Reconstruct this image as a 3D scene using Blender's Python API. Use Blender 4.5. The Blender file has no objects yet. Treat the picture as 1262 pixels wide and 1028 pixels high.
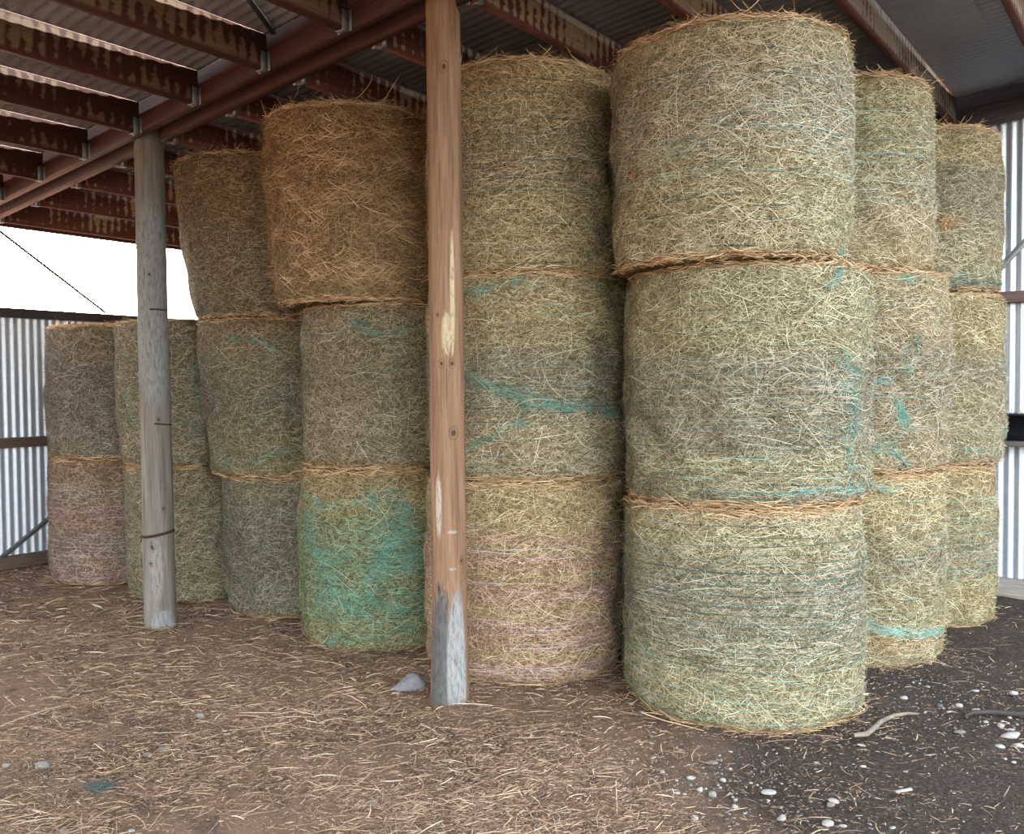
import bpy, math
import numpy as np
from mathutils import Matrix, Vector

scene = bpy.context.scene
col = scene.collection
R = np.random.default_rng(7)
PI = math.pi
DEG = PI / 180

# ------------------------------------------------------------------ helpers
AZ = 37.5 * DEG                      # the barn's own axes: u along the purlins, v along the rafters
U = np.array([math.sin(AZ), math.cos(AZ), 0.0])
V = np.array([-math.cos(AZ), math.sin(AZ), 0.0])


def W(u, v, z=0.0):
    return U * u + V * v + np.array([0, 0, z])


def roof_z(v):
    return 4.12 - 0.08 * (v - 1.2)


def ss(x, a, b):
    t = np.clip((np.asarray(x, float) - a) / (b - a), 0, 1)
    return t * t * (3 - 2 * t)


def ground_z(x, y):
    return (-0.035 * ss(y, 5.2, 6.4)
            + 0.006 * np.sin(2.3 * x + 1.1) * np.sin(1.9 * y + .4)
            + 0.004 * np.sin(6.1 * x + 2.0 * y) + 0.003 * np.sin(9.0 * y - 5.2 * x + 1.0))


def mesh_np(name, verts, quads, uv=None, smooth=False, tris=None):
    me = bpy.data.meshes.new(name)
    verts = np.asarray(verts, np.float32)
    quads = np.asarray(quads, np.int32).reshape(-1, 4)
    nt = 0 if tris is None else len(tris)
    nq = len(quads)
    me.vertices.add(len(verts))
    me.vertices.foreach_set('co', verts.ravel())
    loops = quads.ravel()
    starts = np.arange(nq) * 4
    if nt:
        tris = np.asarray(tris, np.int32)
        loops = np.concatenate([loops, tris.ravel()])
        starts = np.concatenate([starts, nq * 4 + np.arange(nt) * 3])
    me.loops.add(len(loops))
    me.loops.foreach_set('vertex_index', loops.astype(np.int32))
    me.polygons.add(nq + nt)
    me.polygons.foreach_set('loop_start', starts.astype(np.int32))
    if smooth:
        me.polygons.foreach_set('use_smooth', np.ones(nq + nt, bool))
    if uv is not None:
        l = me.uv_layers.new(name='UVMap')
        l.data.foreach_set('uv', np.asarray(uv, np.float32)[loops].ravel())
    me.update(calc_edges=True)
    me.validate()
    return me


def link(name, me, mat, parent=None, loc=None):
    o = bpy.data.objects.new(name, me)
    col.objects.link(o)
    if mat is not None:
        me.materials.append(mat)
    if parent is not None:
        o.parent = parent
    if loc is not None:
        o.location = loc
    return o


def empty(name, loc, label, cat, group=None):
    o = bpy.data.objects.new(name, None)
    o.empty_display_size = .1
    col.objects.link(o)
    o.location = loc
    return tag(o, label, cat, group)


def tag(o, label, cat, group=None):
    o['label'] = label
    o['category'] = cat
    if group:
        o['group'] = group
    return o


def structure(o):
    o['kind'] = 'structure'
    return o


def beam_mesh(name, p0, p1, width, depth, up=None, bev=.004, seg=1, local=True):
    """a bevelled timber from p0 to p1; x along its length, depth measured along its own up"""
    p0, p1 = np.array(p0, float), np.array(p1, float)
    d = p1 - p0
    L = np.linalg.norm(d)
    d /= L
    up = np.array([0, 0, 1.0]) if up is None else np.array(up, float)
    s = np.cross(up, d)
    s /= np.linalg.norm(s)
    w = np.cross(d, s)
    b = bev
    a, c = width / 2, depth / 2
    ring = [(-a + b, -c), (a - b, -c), (a, -c + b), (a, c - b), (a - b, c), (-a + b, c), (-a, c - b), (-a, -c + b)]
    n = len(ring)
    vs, q = [], []
    k = max(2, int(seg) + 1)
    for i in range(k):
        x = L * i / (k - 1)
        for (yy, zz) in ring:
            vs.append((x, yy, zz))
    for i in range(k - 1):
        for j in range(n):
            q.append((i * n + j, i * n + (j + 1) % n, (i + 1) * n + (j + 1) % n, (i + 1) * n + j))
    base = len(vs)
    vs += [(0, 0, 0), (L, 0, 0)]
    t = []
    for j in range(n):
        t.append((base, (j + 1) % n, j))
        o_ = (k - 1) * n
        t.append((base + 1, o_ + j, o_ + (j + 1) % n))
    me = mesh_np(name, vs, q, tris=t)
    M = Matrix(((d[0], s[0], w[0], p0[0]), (d[1], s[1], w[1], p0[1]), (d[2], s[2], w[2], p0[2]), (0, 0, 0, 1)))
    return me, M


def timber(name, p0, p1, width, depth, mat, parent=None, up=None, bev=.004):
    me, M = beam_mesh(name, p0, p1, width, depth, up, bev)
    o = link(name, me, mat)
    if parent is not None:
        o.parent = parent
        o.matrix_parent_inverse = parent.matrix_basis.inverted()
    o.matrix_basis = M
    return o


def tube_mesh(name, pts, radii, n=8):
    pts = np.array(pts, float)
    radii = np.broadcast_to(np.array(radii, float), (len(pts),))
    vs, q = [], []
    ref = np.array([0.13, 0.21, 0.97])
    for i, p in enumerate(pts):
        d = pts[min(i + 1, len(pts) - 1)] - pts[max(i - 1, 0)]
        d /= np.linalg.norm(d)
        s = np.cross(d, ref)
        s /= np.linalg.norm(s)
        w = np.cross(s, d)
        for j in range(n):
            a = 2 * PI * j / n
            vs.append(p + radii[i] * (math.cos(a) * s + math.sin(a) * w))
    for i in range(len(pts) - 1):
        for j in range(n):
            q.append((i * n + j, i * n + (j + 1) % n, (i + 1) * n + (j + 1) % n, (i + 1) * n + j))
    b = len(vs)
    vs += [pts[0], pts[-1]]
    t = []
    for j in range(n):
        t.append((b, j, (j + 1) % n))
        o_ = (len(pts) - 1) * n
        t.append((b + 1, o_ + (j + 1) % n, o_ + j))
    return mesh_np(name, vs, q, tris=t, smooth=True)


# ------------------------------------------------------------------ materials
class NT:
    def __init__(self, name):
        self.m = bpy.data.materials.new(name)
        self.m.use_nodes = True
        self.t = self.m.node_tree
        self.t.nodes.clear()
        self.out = self.n('ShaderNodeOutputMaterial')
        self.b = self.n('ShaderNodeBsdfPrincipled')
        self.t.links.new(self.b.outputs[0], self.out.inputs[0])
        self.b.inputs['Specular IOR Level'].default_value = .2

    def n(self, typ, **kw):
        x = self.t.nodes.new(typ)
        for k, v in kw.items():
            setattr(x, k, v)
        return x

    def l(self, a, b):
        self.t.links.new(a, b)

    def setin(self, node, key, val):
        s = node.inputs[key]
        if hasattr(val, 'is_output') or isinstance(val, bpy.types.NodeSocket):
            self.l(val, s)
        else:
            s.default_value = val

    def coord(self, kind='Object'):
        return self.n('ShaderNodeTexCoord').outputs[kind]

    def mapping(self, vec, scale=(1, 1, 1), rot=(0, 0, 0), loc=(0, 0, 0)):
        m = self.n('ShaderNodeMapping')
        self.l(vec, m.inputs[0])
        m.inputs['Scale'].default_value = scale
        m.inputs['Rotation'].default_value = rot
        m.inputs['Location'].default_value = loc
        return m.outputs[0]

    def noise(self, vec, scale, detail=3, rough=.55, dist=0.0):
        x = self.n('ShaderNodeTexNoise')
        self.l(vec, x.inputs['Vector'])
        x.inputs['Scale'].default_value = scale
        x.inputs['Detail'].default_value = detail
        x.inputs['Roughness'].default_value = rough
        x.inputs['Distortion'].default_value = dist
        return x.outputs['Fac']

    def ramp(self, fac, stops, interp='LINEAR'):
        r = self.n('ShaderNodeValToRGB')
        r.color_ramp.interpolation = interp
        e = r.color_ramp.elements
        while len(e) < len(stops):
            e.new(.5)
        for i, (p, c) in enumerate(stops):
            e[i].position = p
            c = (c, c, c) if isinstance(c, (int, float)) else c
            e[i].color = (*c[:3], 1)
        self.l(fac, r.inputs[0])
        return r.outputs[0]

    def math(self, op, a, b=0.0, c=None):
        x = self.n('ShaderNodeMath', operation=op)
        self.setin(x, 0, a)
        self.setin(x, 1, b)
        if c is not None:
            self.setin(x, 2, c)
        return x.outputs[0]

    def mix(self, fac, a, b, mode='MIX'):
        x = self.n('ShaderNodeMix', data_type='RGBA', blend_type=mode)
        self.setin(x, 0, fac)
        for i, v in ((6, a), (7, b)):
            if isinstance(v, tuple):
                v = (*v[:3], 1)
            self.setin(x, i, v)
        return x.outputs[2]

    def sep(self, vec):
        x = self.n('ShaderNodeSeparateXYZ')
        self.l(vec, x.inputs[0])
        return x.outputs

    def smooth(self, v, a, b):
        x = self.n('ShaderNodeMapRange', interpolation_type='SMOOTHSTEP')
        self.setin(x, 0, v)
        x.inputs[1].default_value = a
        x.inputs[2].default_value = b
        return x.outputs[0]

    def bump(self, h, strength, dist):
        x = self.n('ShaderNodeBump')
        x.inputs['Strength'].default_value = strength
        x.inputs['Distance'].default_value = dist
        self.l(h, x.inputs['Height'])
        self.l(x.outputs[0], self.b.inputs['Normal'])

    def base(self, c, rough=.9, metal=0.0):
        self.setin(self.b, 'Base Color', (*c, 1) if isinstance(c, tuple) else c)
        self.setin(self.b, 'Roughness', rough)
        self.setin(self.b, 'Metallic', metal)
        return self.m


def mulc(c, k):
    return tuple(x * y for x, y in zip(c, k if isinstance(k, tuple) else (k, k, k)))


def band_color(t, uvv, bands):
    """wide bands of differently coloured hay up the bale's side (v is height in metres)"""
    wob = t.noise(t.mapping(uvv, (2.5, 5, 1)), 1.0, 3, .6)
    z = t.math('ADD', t.sep(uvv)[1], t.math('MULTIPLY', t.math('SUBTRACT', wob, .5), .16))
    zz = t.math('DIVIDE', z, 1.3)
    return t.ramp(zz, [(min(max(p / 1.3, 0), 1), c) for p, c in bands])


def hay_core_mat(name, tint, bands, dark=1.0):
    t = NT(name)
    uvv = t.coord('UV')
    f1 = t.noise(t.mapping(uvv, (26, 210, 1), (0, 0, .12)), 1, 3, .6, .3)
    f2 = t.noise(t.mapping(uvv, (150, 34, 1), (0, 0, .5)), 1, 3, .6, .3)
    f3 = t.noise(t.mapping(uvv, (40, 170, 1), (0, 0, -.7)), 1, 3, .6, .3)
    f = t.math('MAXIMUM', t.math('MAXIMUM', f1, f2), f3)
    big = t.noise(t.mapping(uvv, (5, 7, 1)), 1, 4, .6)
    c = t.ramp(f, [(.44, mulc((.045, .035, .018), dark)), (.55, mulc((.17, .135, .07), dark)), (.66, (.36, .30, .20)), (.8, (.58, .51, .36))])
    c = t.mix(1.0, c, t.ramp(big, [(.3, (.72, .72, .72)), (.7, (1.15, 1.12, 1.06))]), 'MULTIPLY')
    c = t.mix(1.0, c, tint, 'MULTIPLY')
    c = t.mix(1.0, c, band_color(t, uvv, bands), 'MULTIPLY')
    t.bump(f, .9, .012)
    return t.base(c, .95)


def straw_mat(name, tint, bands=None, ramp=None):
    t = NT(name)
    g = t.n('ShaderNodeNewGeometry')
    rnd = g.outputs['Random Per Island']
    c = t.ramp(rnd, ramp or [(0, (.09, .07, .042)), (.25, (.23, .185, .115)), (.6, (.41, .35, .235)), (.85, (.60, .53, .385)), (1, (.80, .75, .60))])
    c = t.mix(1.0, c, tint, 'MULTIPLY')
    if bands:
        c = t.mix(1.0, c, band_color(t, t.coord('UV'), bands), 'MULTIPLY')
    return t.base(c, .7)


def simple_mat(name, c, rough=.8, metal=0.0, var=.25, scale=20):
    t = NT(name)
    n = t.noise(t.coord(), scale, 4, .6)
    return t.base(t.mix(1.0, t.ramp(n, [(.25, 1 - var), (.75, 1 + var)]), c, 'MULTIPLY'), rough, metal)


def net_mat(name, c):
    t = NT(name)
    g = t.n('ShaderNodeNewGeometry')
    cc = t.mix(1.0, t.ramp(g.outputs['Random Per Island'], [(0, .45), (1, 1.55)]), c, 'MULTIPLY')
    return t.base(cc, .45)


def corrugated_mat(name, tint=(.78, .80, .82), dirt=.3, rough=.38, metal=.75, dirtc=(.30, .26, .22), cleaner=None):
    t = NT(name)
    p = t.coord()
    n = t.noise(t.mapping(p, (1.2, 1.2, .5)), 1.6, 5, .65)
    n2 = t.noise(p, 34, 3, .6)
    k = t.math('MULTIPLY', t.smooth(n, .35, .75), dirt)
    if cleaner is not None:       # newer sheets near the right wall
        fresh = t.smooth(t.sep(p)[0], 1.0, 3.0)
        c = t.mix(k, t.mix(fresh, tint, cleaner), t.mix(fresh, dirtc, mulc(cleaner, .85)))
    else:
        c = t.mix(k, tint, dirtc)
    c = t.mix(1.0, c, t.ramp(n2, [(.3, .92), (.7, 1.05)]), 'MULTIPLY')
    return t.base(c, rough, metal)


def purlin_mat(name, paint=(.125, .048, .034), bare=(.50, .33, .17), amount=.5, period=.0762, phase=0.0):
    """red oxide stain that ran down the timber below every corrugation, leaving pale streaks between"""
    t = NT(name)
    p = t.coord()
    s = t.sep(p)
    nx = t.noise(t.mapping(p, (9, 9, 26)), 1, 4, .65)
    slow = t.noise(t.mapping(p, (1.6, 1.6, 3)), 1, 3, .6)
    ph = t.math('ADD', t.math('MULTIPLY', s[0], 2 * PI / period), phase)
    wv = t.math('SINE', t.math('ADD', ph, t.math('MULTIPLY', t.math('SUBTRACT', nx, .5), 5.0)))
    k = t.math('ADD', t.math('MULTIPLY', wv, .38), t.math('MULTIPLY', t.math('SUBTRACT', slow, .52), 4.4))
    k = t.math('ADD', k, t.math('MULTIPLY', t.math('SUBTRACT', nx, .5), 1.5))
    k = t.math('ADD', k, (amount - .5) * 2)
    k = t.smooth(k, -.22, .3)
    edge = t.math('MULTIPLY', t.smooth(s[2], -.098, -.07), t.smooth(t.math('MULTIPLY', s[2], -1), -.112, -.085))
    k = t.math('MULTIPLY', k, edge)
    grain = t.noise(t.mapping(p, (4, 60, 120)), 1, 4, .65)
    c = t.mix(k, paint, bare)
    c = t.mix(1.0, c, t.ramp(grain, [(.3, .7), (.7, 1.2)]), 'MULTIPLY')
    t.bump(grain, .25, .004)
    return t.base(c, .75)


def painted_timber_mat(name, c, var=.35):
    t = NT(name)
    p = t.coord()
    grain = t.noise(t.mapping(p, (3, 50, 90)), 1, 5, .65)
    blot = t.noise(t.mapping(p, (2.2, 6, 9)), 1, 4, .6)
    cc = t.mix(1.0, t.ramp(grain, [(.3, 1 - var), (.7, 1 + var)]), c, 'MULTIPLY')
    cc = t.mix(1.0, cc, t.ramp(blot, [(.3, (.75, .75, .78)), (.72, (1.25, 1.2, 1.1))]), 'MULTIPLY')
    t.bump(grain, .3, .004)
    return t.base(cc, .7)


def post_mat(name, c_dark, c_mid, c_lite, patches=(), knots=(), grey=None):
    """round pole: UV u = metres round the pole from the side facing the yard, v = height"""
    t = NT(name)
    uvv = t.coord('UV')
    s = t.sep(uvv)
    grain = t.noise(t.mapping(uvv, (110, 3.2, 1)), 1, 5, .65, .4)
    streak = t.noise(t.mapping(uvv, (22, 1.3, 1)), 1, 4, .6, .3)
    c = t.ramp(streak, [(.25, c_dark), (.5, c_mid), (.78, c_lite)])
    c = t.mix(1.0, c, t.ramp(grain, [(.28, .55), (.48, 1.0), (.75, 1.18)]), 'MULTIPLY')
    fine = t.noise(t.mapping(uvv, (60, 14, 1)), 1, 5, .7, .6)
    for (u0, v0, ru, rv, pc, soft) in patches:
        du = t.math('DIVIDE', t.math('SUBTRACT', s[0], u0), ru)
        dv = t.math('DIVIDE', t.math('SUBTRACT', s[1], v0), rv)
        d = t.math('SQRT', t.math('ADD', t.math('MULTIPLY', du, du), t.math('MULTIPLY', dv, dv)))
        d = t.math('ADD', d, t.math('MULTIPLY', t.math('SUBTRACT', fine, .5), soft))
        k = t.smooth(t.math('MULTIPLY', d, -1), -1.08, -.82)
        pcol = t.mix(1.0, t.ramp(fine, [(.32, .45), (.5, 1.0), (.72, 1.3)]), pc, 'MULTIPLY')
        c = t.mix(k, c, pcol)
    for (u0, v0, r) in knots:
        du = t.math('SUBTRACT', s[0], u0)
        dv = t.math('MULTIPLY', t.math('SUBTRACT', s[1], v0), .75)
        d = t.math('SQRT', t.math('ADD', t.math('MULTIPLY', du, du), t.math('MULTIPLY', dv, dv)))
        d = t.math('ADD', d, t.math('MULTIPLY', t.math('SUBTRACT', fine, .5), r * .5))
        k = t.ramp(t.math('DIVIDE', d, r), [(0, .85), (.35, .9), (.5, .1), (.8, .05), (.93, .6), (1, 0)])
        c = t.mix(k, c, mulc(c_dark, .35))
    t.bump(t.math('ADD', grain, t.math('MULTIPLY', fine, .6)), .5, .006)
    return t.base(c, .8)


def ground_mat():
    t = NT('dirt_and_chaff')
    p = t.coord()
    s = t.sep(p)
    n0 = t.noise(p, .9, 4, .6)
    n1 = t.noise(p, 7, 5, .65)
    n2 = t.noise(p, 60, 4, .7)
    n3 = t.noise(p, 240, 3, .7)
    dirt = t.ramp(n2, [(.32, (.024, .017, .012)), (.5, (.056, .040, .030)), (.68, (.118, .090, .068))])
    chaff = t.ramp(n3, [(.32, (.105, .062, .040)), (.5, (.25, .156, .103)), (.68, (.44, .29, .195))])
    # the straw lies where the bales were dragged out: left and centre of the floor
    m = t.math('ADD', s[0], t.math('MULTIPLY', t.math('SUBTRACT', n0, .5), 1.3))
    m = t.math('ADD', m, t.math('MULTIPLY', t.math('SUBTRACT', n1, .5), .9))
    k = t.smooth(t.math('MULTIPLY', m, -1), -1.15, -.2)
    bare = t.smooth(t.math('ADD', t.math('MULTIPLY', n0, .55), t.math('MULTIPLY', n1, .45)), .47, .60)
    k = t.math('MULTIPLY', k, t.math('SUBTRACT', 1.0, t.math('MULTIPLY', bare, .75)))
    c = t.mix(k, dirt, chaff)
    c = t.mix(1.0, c, t.ramp(n1, [(.3, .82), (.7, 1.16)]), 'MULTIPLY')
    t.bump(t.math('ADD', t.math('MULTIPLY', n2, .7), t.math('MULTIPLY', n3, .5)), .9, .012)
    return t.base(c, .95)


# ------------------------------------------------------------------ camera
f_px = 1090.0
cam = bpy.data.cameras.new('camera')
cam.sensor_width = 36
cam.lens = f_px / 1262 * 36
cam.clip_end = 500
co = bpy.data.objects.new('camera', cam)
col.objects.link(co)
pitch = math.atan(34 / f_px)
co.matrix_world = Matrix.Translation((0, 0, 1.7)) @ Matrix.Rotation(PI / 2 - pitch, 4, 'X') @ Matrix.Rotation(-.45 * DEG, 4, 'Z')
scene.camera = co

# ------------------------------------------------------------------ world and daylight
w = bpy.data.worlds.new('sky')
scene.world = w
w.use_nodes = True
nt = w.node_tree
nt.nodes.clear()
sky = nt.nodes.new('ShaderNodeTexSky')
sky.sky_type = 'NISHITA'
sky.sun_disc = False
SUN_EL, SUN_AZ = 28 * DEG, -7.5 * DEG      # sun beyond the far left wall
sky.sun_elevation = SUN_EL
sky.sun_rotation = SUN_AZ
sky.air_density = 1.2
sky.dust_density = 4.0
sky.ozone_density = 1.0
bg = nt.nodes.new('ShaderNodeBackground')
bg.inputs[1].default_value = .85
wo = nt.nodes.new('ShaderNodeOutputWorld')
hs = nt.nodes.new('ShaderNodeHueSaturation')      # thin bright overcast: paler than a clear sky
hs.inputs['Saturation'].default_value = .45
nt.links.new(sky.outputs[0], hs.inputs['Color'])
nt.links.new(hs.outputs[0], bg.inputs[0])
nt.links.new(bg.outputs[0], wo.inputs[0])

sun = bpy.data.lights.new('sun', 'SUN')
sun.energy = 3.2
sun.angle = 1.0 * DEG
sun.color = (1.0, .93, .82)
so = bpy.data.objects.new('sun', sun)
col.objects.link(so)
sd = Vector((math.sin(SUN_AZ) * math.cos(SUN_EL), math.cos(SUN_AZ) * math.cos(SUN_EL), math.sin(SUN_EL)))
so.rotation_euler = sd.to_track_quat('Z', 'Y').to_euler()

# ------------------------------------------------------------------ ground
xs = np.concatenate([np.array([-60, -40, -25, -16, -11, -8]), np.linspace(-6.5, 5.5, 200), np.array([7, 9, 13, 20, 40, 60])])
ys = np.concatenate([np.array([-60, -35, -20, -10, -5, -1]), np.linspace(1.5, 10.5, 180), np.array([13, 18, 30, 60])])
gx, gy = np.meshgrid(xs, ys)
lump = np.zeros_like(gx)
for kx in range(26):
    a = R.uniform(0, 2 * PI)
    fr = R.uniform(6, 30)
    lump += np.sin(fr * (math.cos(a) * gx + math.sin(a) * gy) + R.uniform(0, 7)) / fr
near = ss(gy, 1, 2) * ss(-gy, -11, -9.5) * ss(gx, -7, -6) * ss(-gx, -6, -5)
gz = ground_z(gx, gy) + lump * .018 * near
gv = np.stack([gx, gy, gz], -1).reshape(-1, 3)
nx_, ny_ = len(xs), len(ys)
ii, jj = np.meshgrid(np.arange(nx_ - 1), np.arange(ny_ - 1))
b = (jj * nx_ + ii).ravel()
MAT_GROUND = ground_mat()
structure(link('floor', mesh_np('floor', gv, np.stack([b, b + 1, b + 1 + nx_, b + nx_], -1), smooth=True), MAT_GROUND))

# ------------------------------------------------------------------ barn shell
PITCH = .0762


def corrugated(name, along0, along1, cross, mapf, amp=.0085, per=8, phase=0.0):
    """sheet iron: waves run along the first axis, straight lines along the second"""
    n = int((along1 - along0) / PITCH * per) + 1
    a = along0 + np.arange(n) * PITCH / per
    hh = amp * np.cos(2 * PI * a / PITCH + phase)
    c = np.array(cross)
    A, C = np.meshgrid(a, c)
    H = np.broadcast_to(hh, A.shape)
    P = mapf(A.ravel(), C.ravel(), H.ravel())
    i, j = np.meshgrid(np.arange(n - 1), np.arange(len(c) - 1))
    b_ = (j * n + i).ravel()
    return mesh_np(name, P, np.stack([b_, b_ + 1, b_ + 1 + n, b_ + n], -1), smooth=True)


def roof_map(off):
    def f(a, c, h):
        return U[None] * a[:, None] + V[None] * c[:, None] + np.array([0, 0, 1.0])[None] * (roof_z(c) + .0095 + h + off)[:, None]
    return f


M_ROOF = corrugated_mat('galvanised_roof_iron', (.40, .40, .41), .6, .5, .4, (.20, .16, .13), cleaner=(.40, .425, .47))
structure(link('ceiling', corrugated('ceiling', -12, 8.35, [1.12, 4, 7, 9.48], roof_map(0.0)), M_ROOF))
structure(link('ceiling.001', corrugated('ceiling', -12, 8.35, [-.5, .4, 1.3], roof_map(.012)), M_ROOF))

M_WALL = corrugated_mat('galvanised_wall_iron', (.60, .635, .70), .18, .42, .55)
WV, WU = 9.34, 8.26
structure(link('wall_left', corrugated('wall_left', 1.2, 8.3, [-.03, .8, 1.7, 2.53],
          lambda a, c, h: U[None] * a[:, None] + V[None] * (WV + h)[:, None] + np.array([0, 0, 1.0])[None] * c[:, None]), M_WALL))
structure(link('wall_right', corrugated('wall_right', -1.4, 9.4, [.03, 1.4, 2.8, 4.0],
          lambda a, c, h: U[None] * (WU + h)[:, None] + V[None] * a[:, None] + np.array([0, 0, 1.0])[None] * np.where(c > 3.9, roof_z(a) - .01, c)[:, None]), M_WALL))

M_RED = painted_timber_mat('red_oxide_timber', (.066, .027, .019))
M_REDD = painted_timber_mat('dark_red_oxide_timber', (.11, .040, .028))
M_BLUEGREY = painted_timber_mat('dark_stained_timber', (.055, .045, .048))
M_GREYT = painted_timber_mat('weathered_grey_timber', (.21, .19, .17))
M_BROWNT = painted_timber_mat('brown_stained_girt', (.10, .065, .05))
M_GALV = simple_mat('galvanised_steel', (.24, .25, .25), .5, .5, .2, 40)
M_STEEL = simple_mat('dark_steel_strap', (.11, .115, .115), .5, .5, .2, 40)

# wall framing is part of the room
structure(timber('trim_1', W(1.2, WV - .045, 2.50), W(8.25, WV - .045, 2.50), .07, .09, M_BLUEGREY))
structure(timber('trim_2', W(1.2, WV - .045, 1.21), W(8.2, WV - .045, 1.21), .07, .10, M_BROWNT))
structure(timber('trim_3', W(1.2, WV - .06, .0), W(8.2, WV - .06, .0), .09, .17, M_BROWNT))
structure(timber('trim_4', W(WU - .045, -1.4, 2.42), W(WU - .045, 9.2, 2.42), .07, .09, M_BROWNT))
structure(timber('trim_5', W(WU - .06, -1.4, .03), W(WU - .06, 9.2, .03), .09, .17, M_GREYT))
structure(timber('trim_6', W(WU - .06, -1.4, roof_z(-1.4) - .14), W(WU - .06, 9.3, roof_z(9.3) - .14), .07, .27, M_BLUEGREY))

# eave beam along the open gap over the far left wall
o = timber('eave_beam', W(-3.0, 9.34, 3.435), W(8.2, 9.34, 3.435), .06, .17, M_REDD)
tag(o, 'long dark eave beam over the bright gap above the left wall', 'beam')

# the double rafter
def rafter(u, label):
    z0, z1 = roof_z(-.45) - .105, roof_z(9.2) - .105
    o = timber('roof_rafter', W(u, -.45, z0), W(u, 9.27, z1 - .005), .07, .205, M_RED)
    return tag(o, label, 'beam', 'double red rafter')


rafter(3.435, 'red oxide rafter carrying the purlin hangers, near half of the double rafter')
rafter(3.625, 'red oxide rafter tucked behind the poles, far half of the double rafter')

# purlins, hung between the rafter and the walls
names_l = {3: 'mostly tan purlin at top left, topmost on the left side of the double rafter',
           4: 'red-and-tan streaked purlin, second from the top on the left side of the double rafter',
           5: 'red purlin with pale streaks, third down the left side of the double rafter',
           6: 'dull red purlin ending just above the grey pole, fourth down the rafter\'s left side',
           7: 'hazy red purlin ending left of the grey pole top, fifth down the rafter',
           8: 'dim purlin deep in the left corner, sixth down the left side of the rafter',
           9: 'hazy purlin deep in the left corner, third before the eave beam',
         10: 'hazy purlin deep in the left corner, second before the eave beam',
         11: 'farthest purlin left of the rafter, next to the eave beam'}
names_r = {0: 'purlin cutting the top right corner of the roof by the right wall',
           1: 'tan streaked purlin running to the right wall above the two far right bale stacks',
           2: 'purlin passing just over the tallest foremost bale stack',
           3: 'red-and-tan striped purlin over the bale stack right of the timber pole',
           4: 'dark purlin ending behind the top of the timber pole, right of the rafter',
           5: 'dark red purlin right behind the loose brown top bale beside the timber pole',
           6: 'dim purlin above the leaning bale stack behind the grey pole',
           7: 'dim purlin just behind the grey pole, right of the double rafter',
           8: 'far purlin seen between grey pole and leaning bale, next below the dim one',
           9: 'far purlin right of the grey pole top, third before the eave beam',
         10: 'far purlin right of the grey pole top, second before the eave beam',
         11: 'last purlin before the eave beam, seen right of the grey pole'}


def hanger(parent, u_end, v, sgn):
    """galvanised joist hanger: a stirrup under the purlin end with flanges on the rafter"""
    zt = roof_z(v)
    vs, q = [], []

    def box(u0, u1, v0, v1, z0, z1):
        k = len(vs)
        for (a, b_, c) in [(u0, v0, z0), (u1, v0, z0), (u1, v1, z0), (u0, v1, z0), (u0, v0, z1), (u1, v0, z1), (u1, v1, z1), (u0, v1, z1)]:
            vs.append(W(a, b_, c))
        for f in [(0, 3, 2, 1), (4, 5, 6, 7), (0, 1, 5, 4), (1, 2, 6, 5), (2, 3, 7, 6), (3, 0, 4, 7)]:
            q.append(tuple(k + x for x in f))
    zb = zt - .222
    a0, a1 = sorted((u_end, u_end + sgn * .045))
    box(a0, a1, v - .0265, v + .0265, zb - .003, zb)
    for s in (-1, 1):
        e = v + s * .0265
        box(a0, a1, min(e, e + s * .003), max(e, e + s * .003), zb - .003, zb + .11)
        b0, b1 = sorted((u_end, u_end + sgn * .003))
        box(b0, b1, min(e, e + s * .03), max(e, e + s * .03), zb - .003, zb + .11)
    me = mesh_np('joist_hanger', vs, q)
    o_ = link('joist_hanger', me, M_GALV)
    o_.parent = parent
    o_.matrix_parent_inverse = parent.matrix_basis.inverted()
    o_['label'] = 'galvanised joist hanger'


for side in 'lr':
    for k in range(12):
        if (side == 'l' and k < 3):
            continue
        v = .88 + .72 * k + (.18 if k == 5 else 0) * 0
        zt = roof_z(v)
        bare = [.62, .74, .62, .56, .36, .30, .3, .3, .3, .3][min(k, 9)] if side == 'r' else [0, 0, 0, .86, .70, .60, .44, .36, .34, .3][min(k, 9)]
        m = purlin_mat('streaked_purlin_' + side + str(k), amount=bare, phase=R.uniform(0, 6),
                       bare=(.34, .235, .145) if side == 'l' else ((.38, .30, .20) if k > 1 else (.36, .31, .235)))
        if side == 'l':
            p0, p1 = W(-3.1, v, zt - .11), W(3.40, v, zt - .11)
        else:
            p0, p1 = W(3.66, v, zt - .11), W(WU - .1, v, zt - .11)
        o = timber('roof_purlin', p0, p1, .048, .218, m)
        tag(o, (names_l if side == 'l' else names_r)[k], 'purlin', 'roof purlins')
        hanger(o, 3.40 if side == 'l' else 3.66, v, -1 if side == 'l' else 1)

o = timber('bracing_strap', W(2.5, 3.78, roof_z(3.78) - .012), W(3.40, 4.38, roof_z(4.38) - .03), .035, .003, M_STEEL)
tag(o, 'grey steel bracing strap under the roof iron above the double rafter', 'strap')

# braces on the walls
me = tube_mesh('brace_rod', [W(3.75, 9.25, 3.36), W(4.9, 9.25, 2.56)], .014)
tag(link('brace_rod', me, M_STEEL), 'thin steel brace crossing the bright gap above the left wall', 'rod')
o = timber('wall_brace', W(3.7, WV - .012, -.02), W(5.1, WV - .012, .98), .004, .05, M_STEEL, up=(0, 0, 1))
tag(o, 'flat steel brace slanting across the foot of the left wall', 'brace')
o = timber('wall_brace', W(WU - .012, 1.9, 1.95), W(WU - .012, .55, 3.45), .004, .05, M_GALV, up=(0, 0, 1))
tag(o, 'flat grey steel brace slanting up the right wall behind the last bale stack', 'brace')

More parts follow.
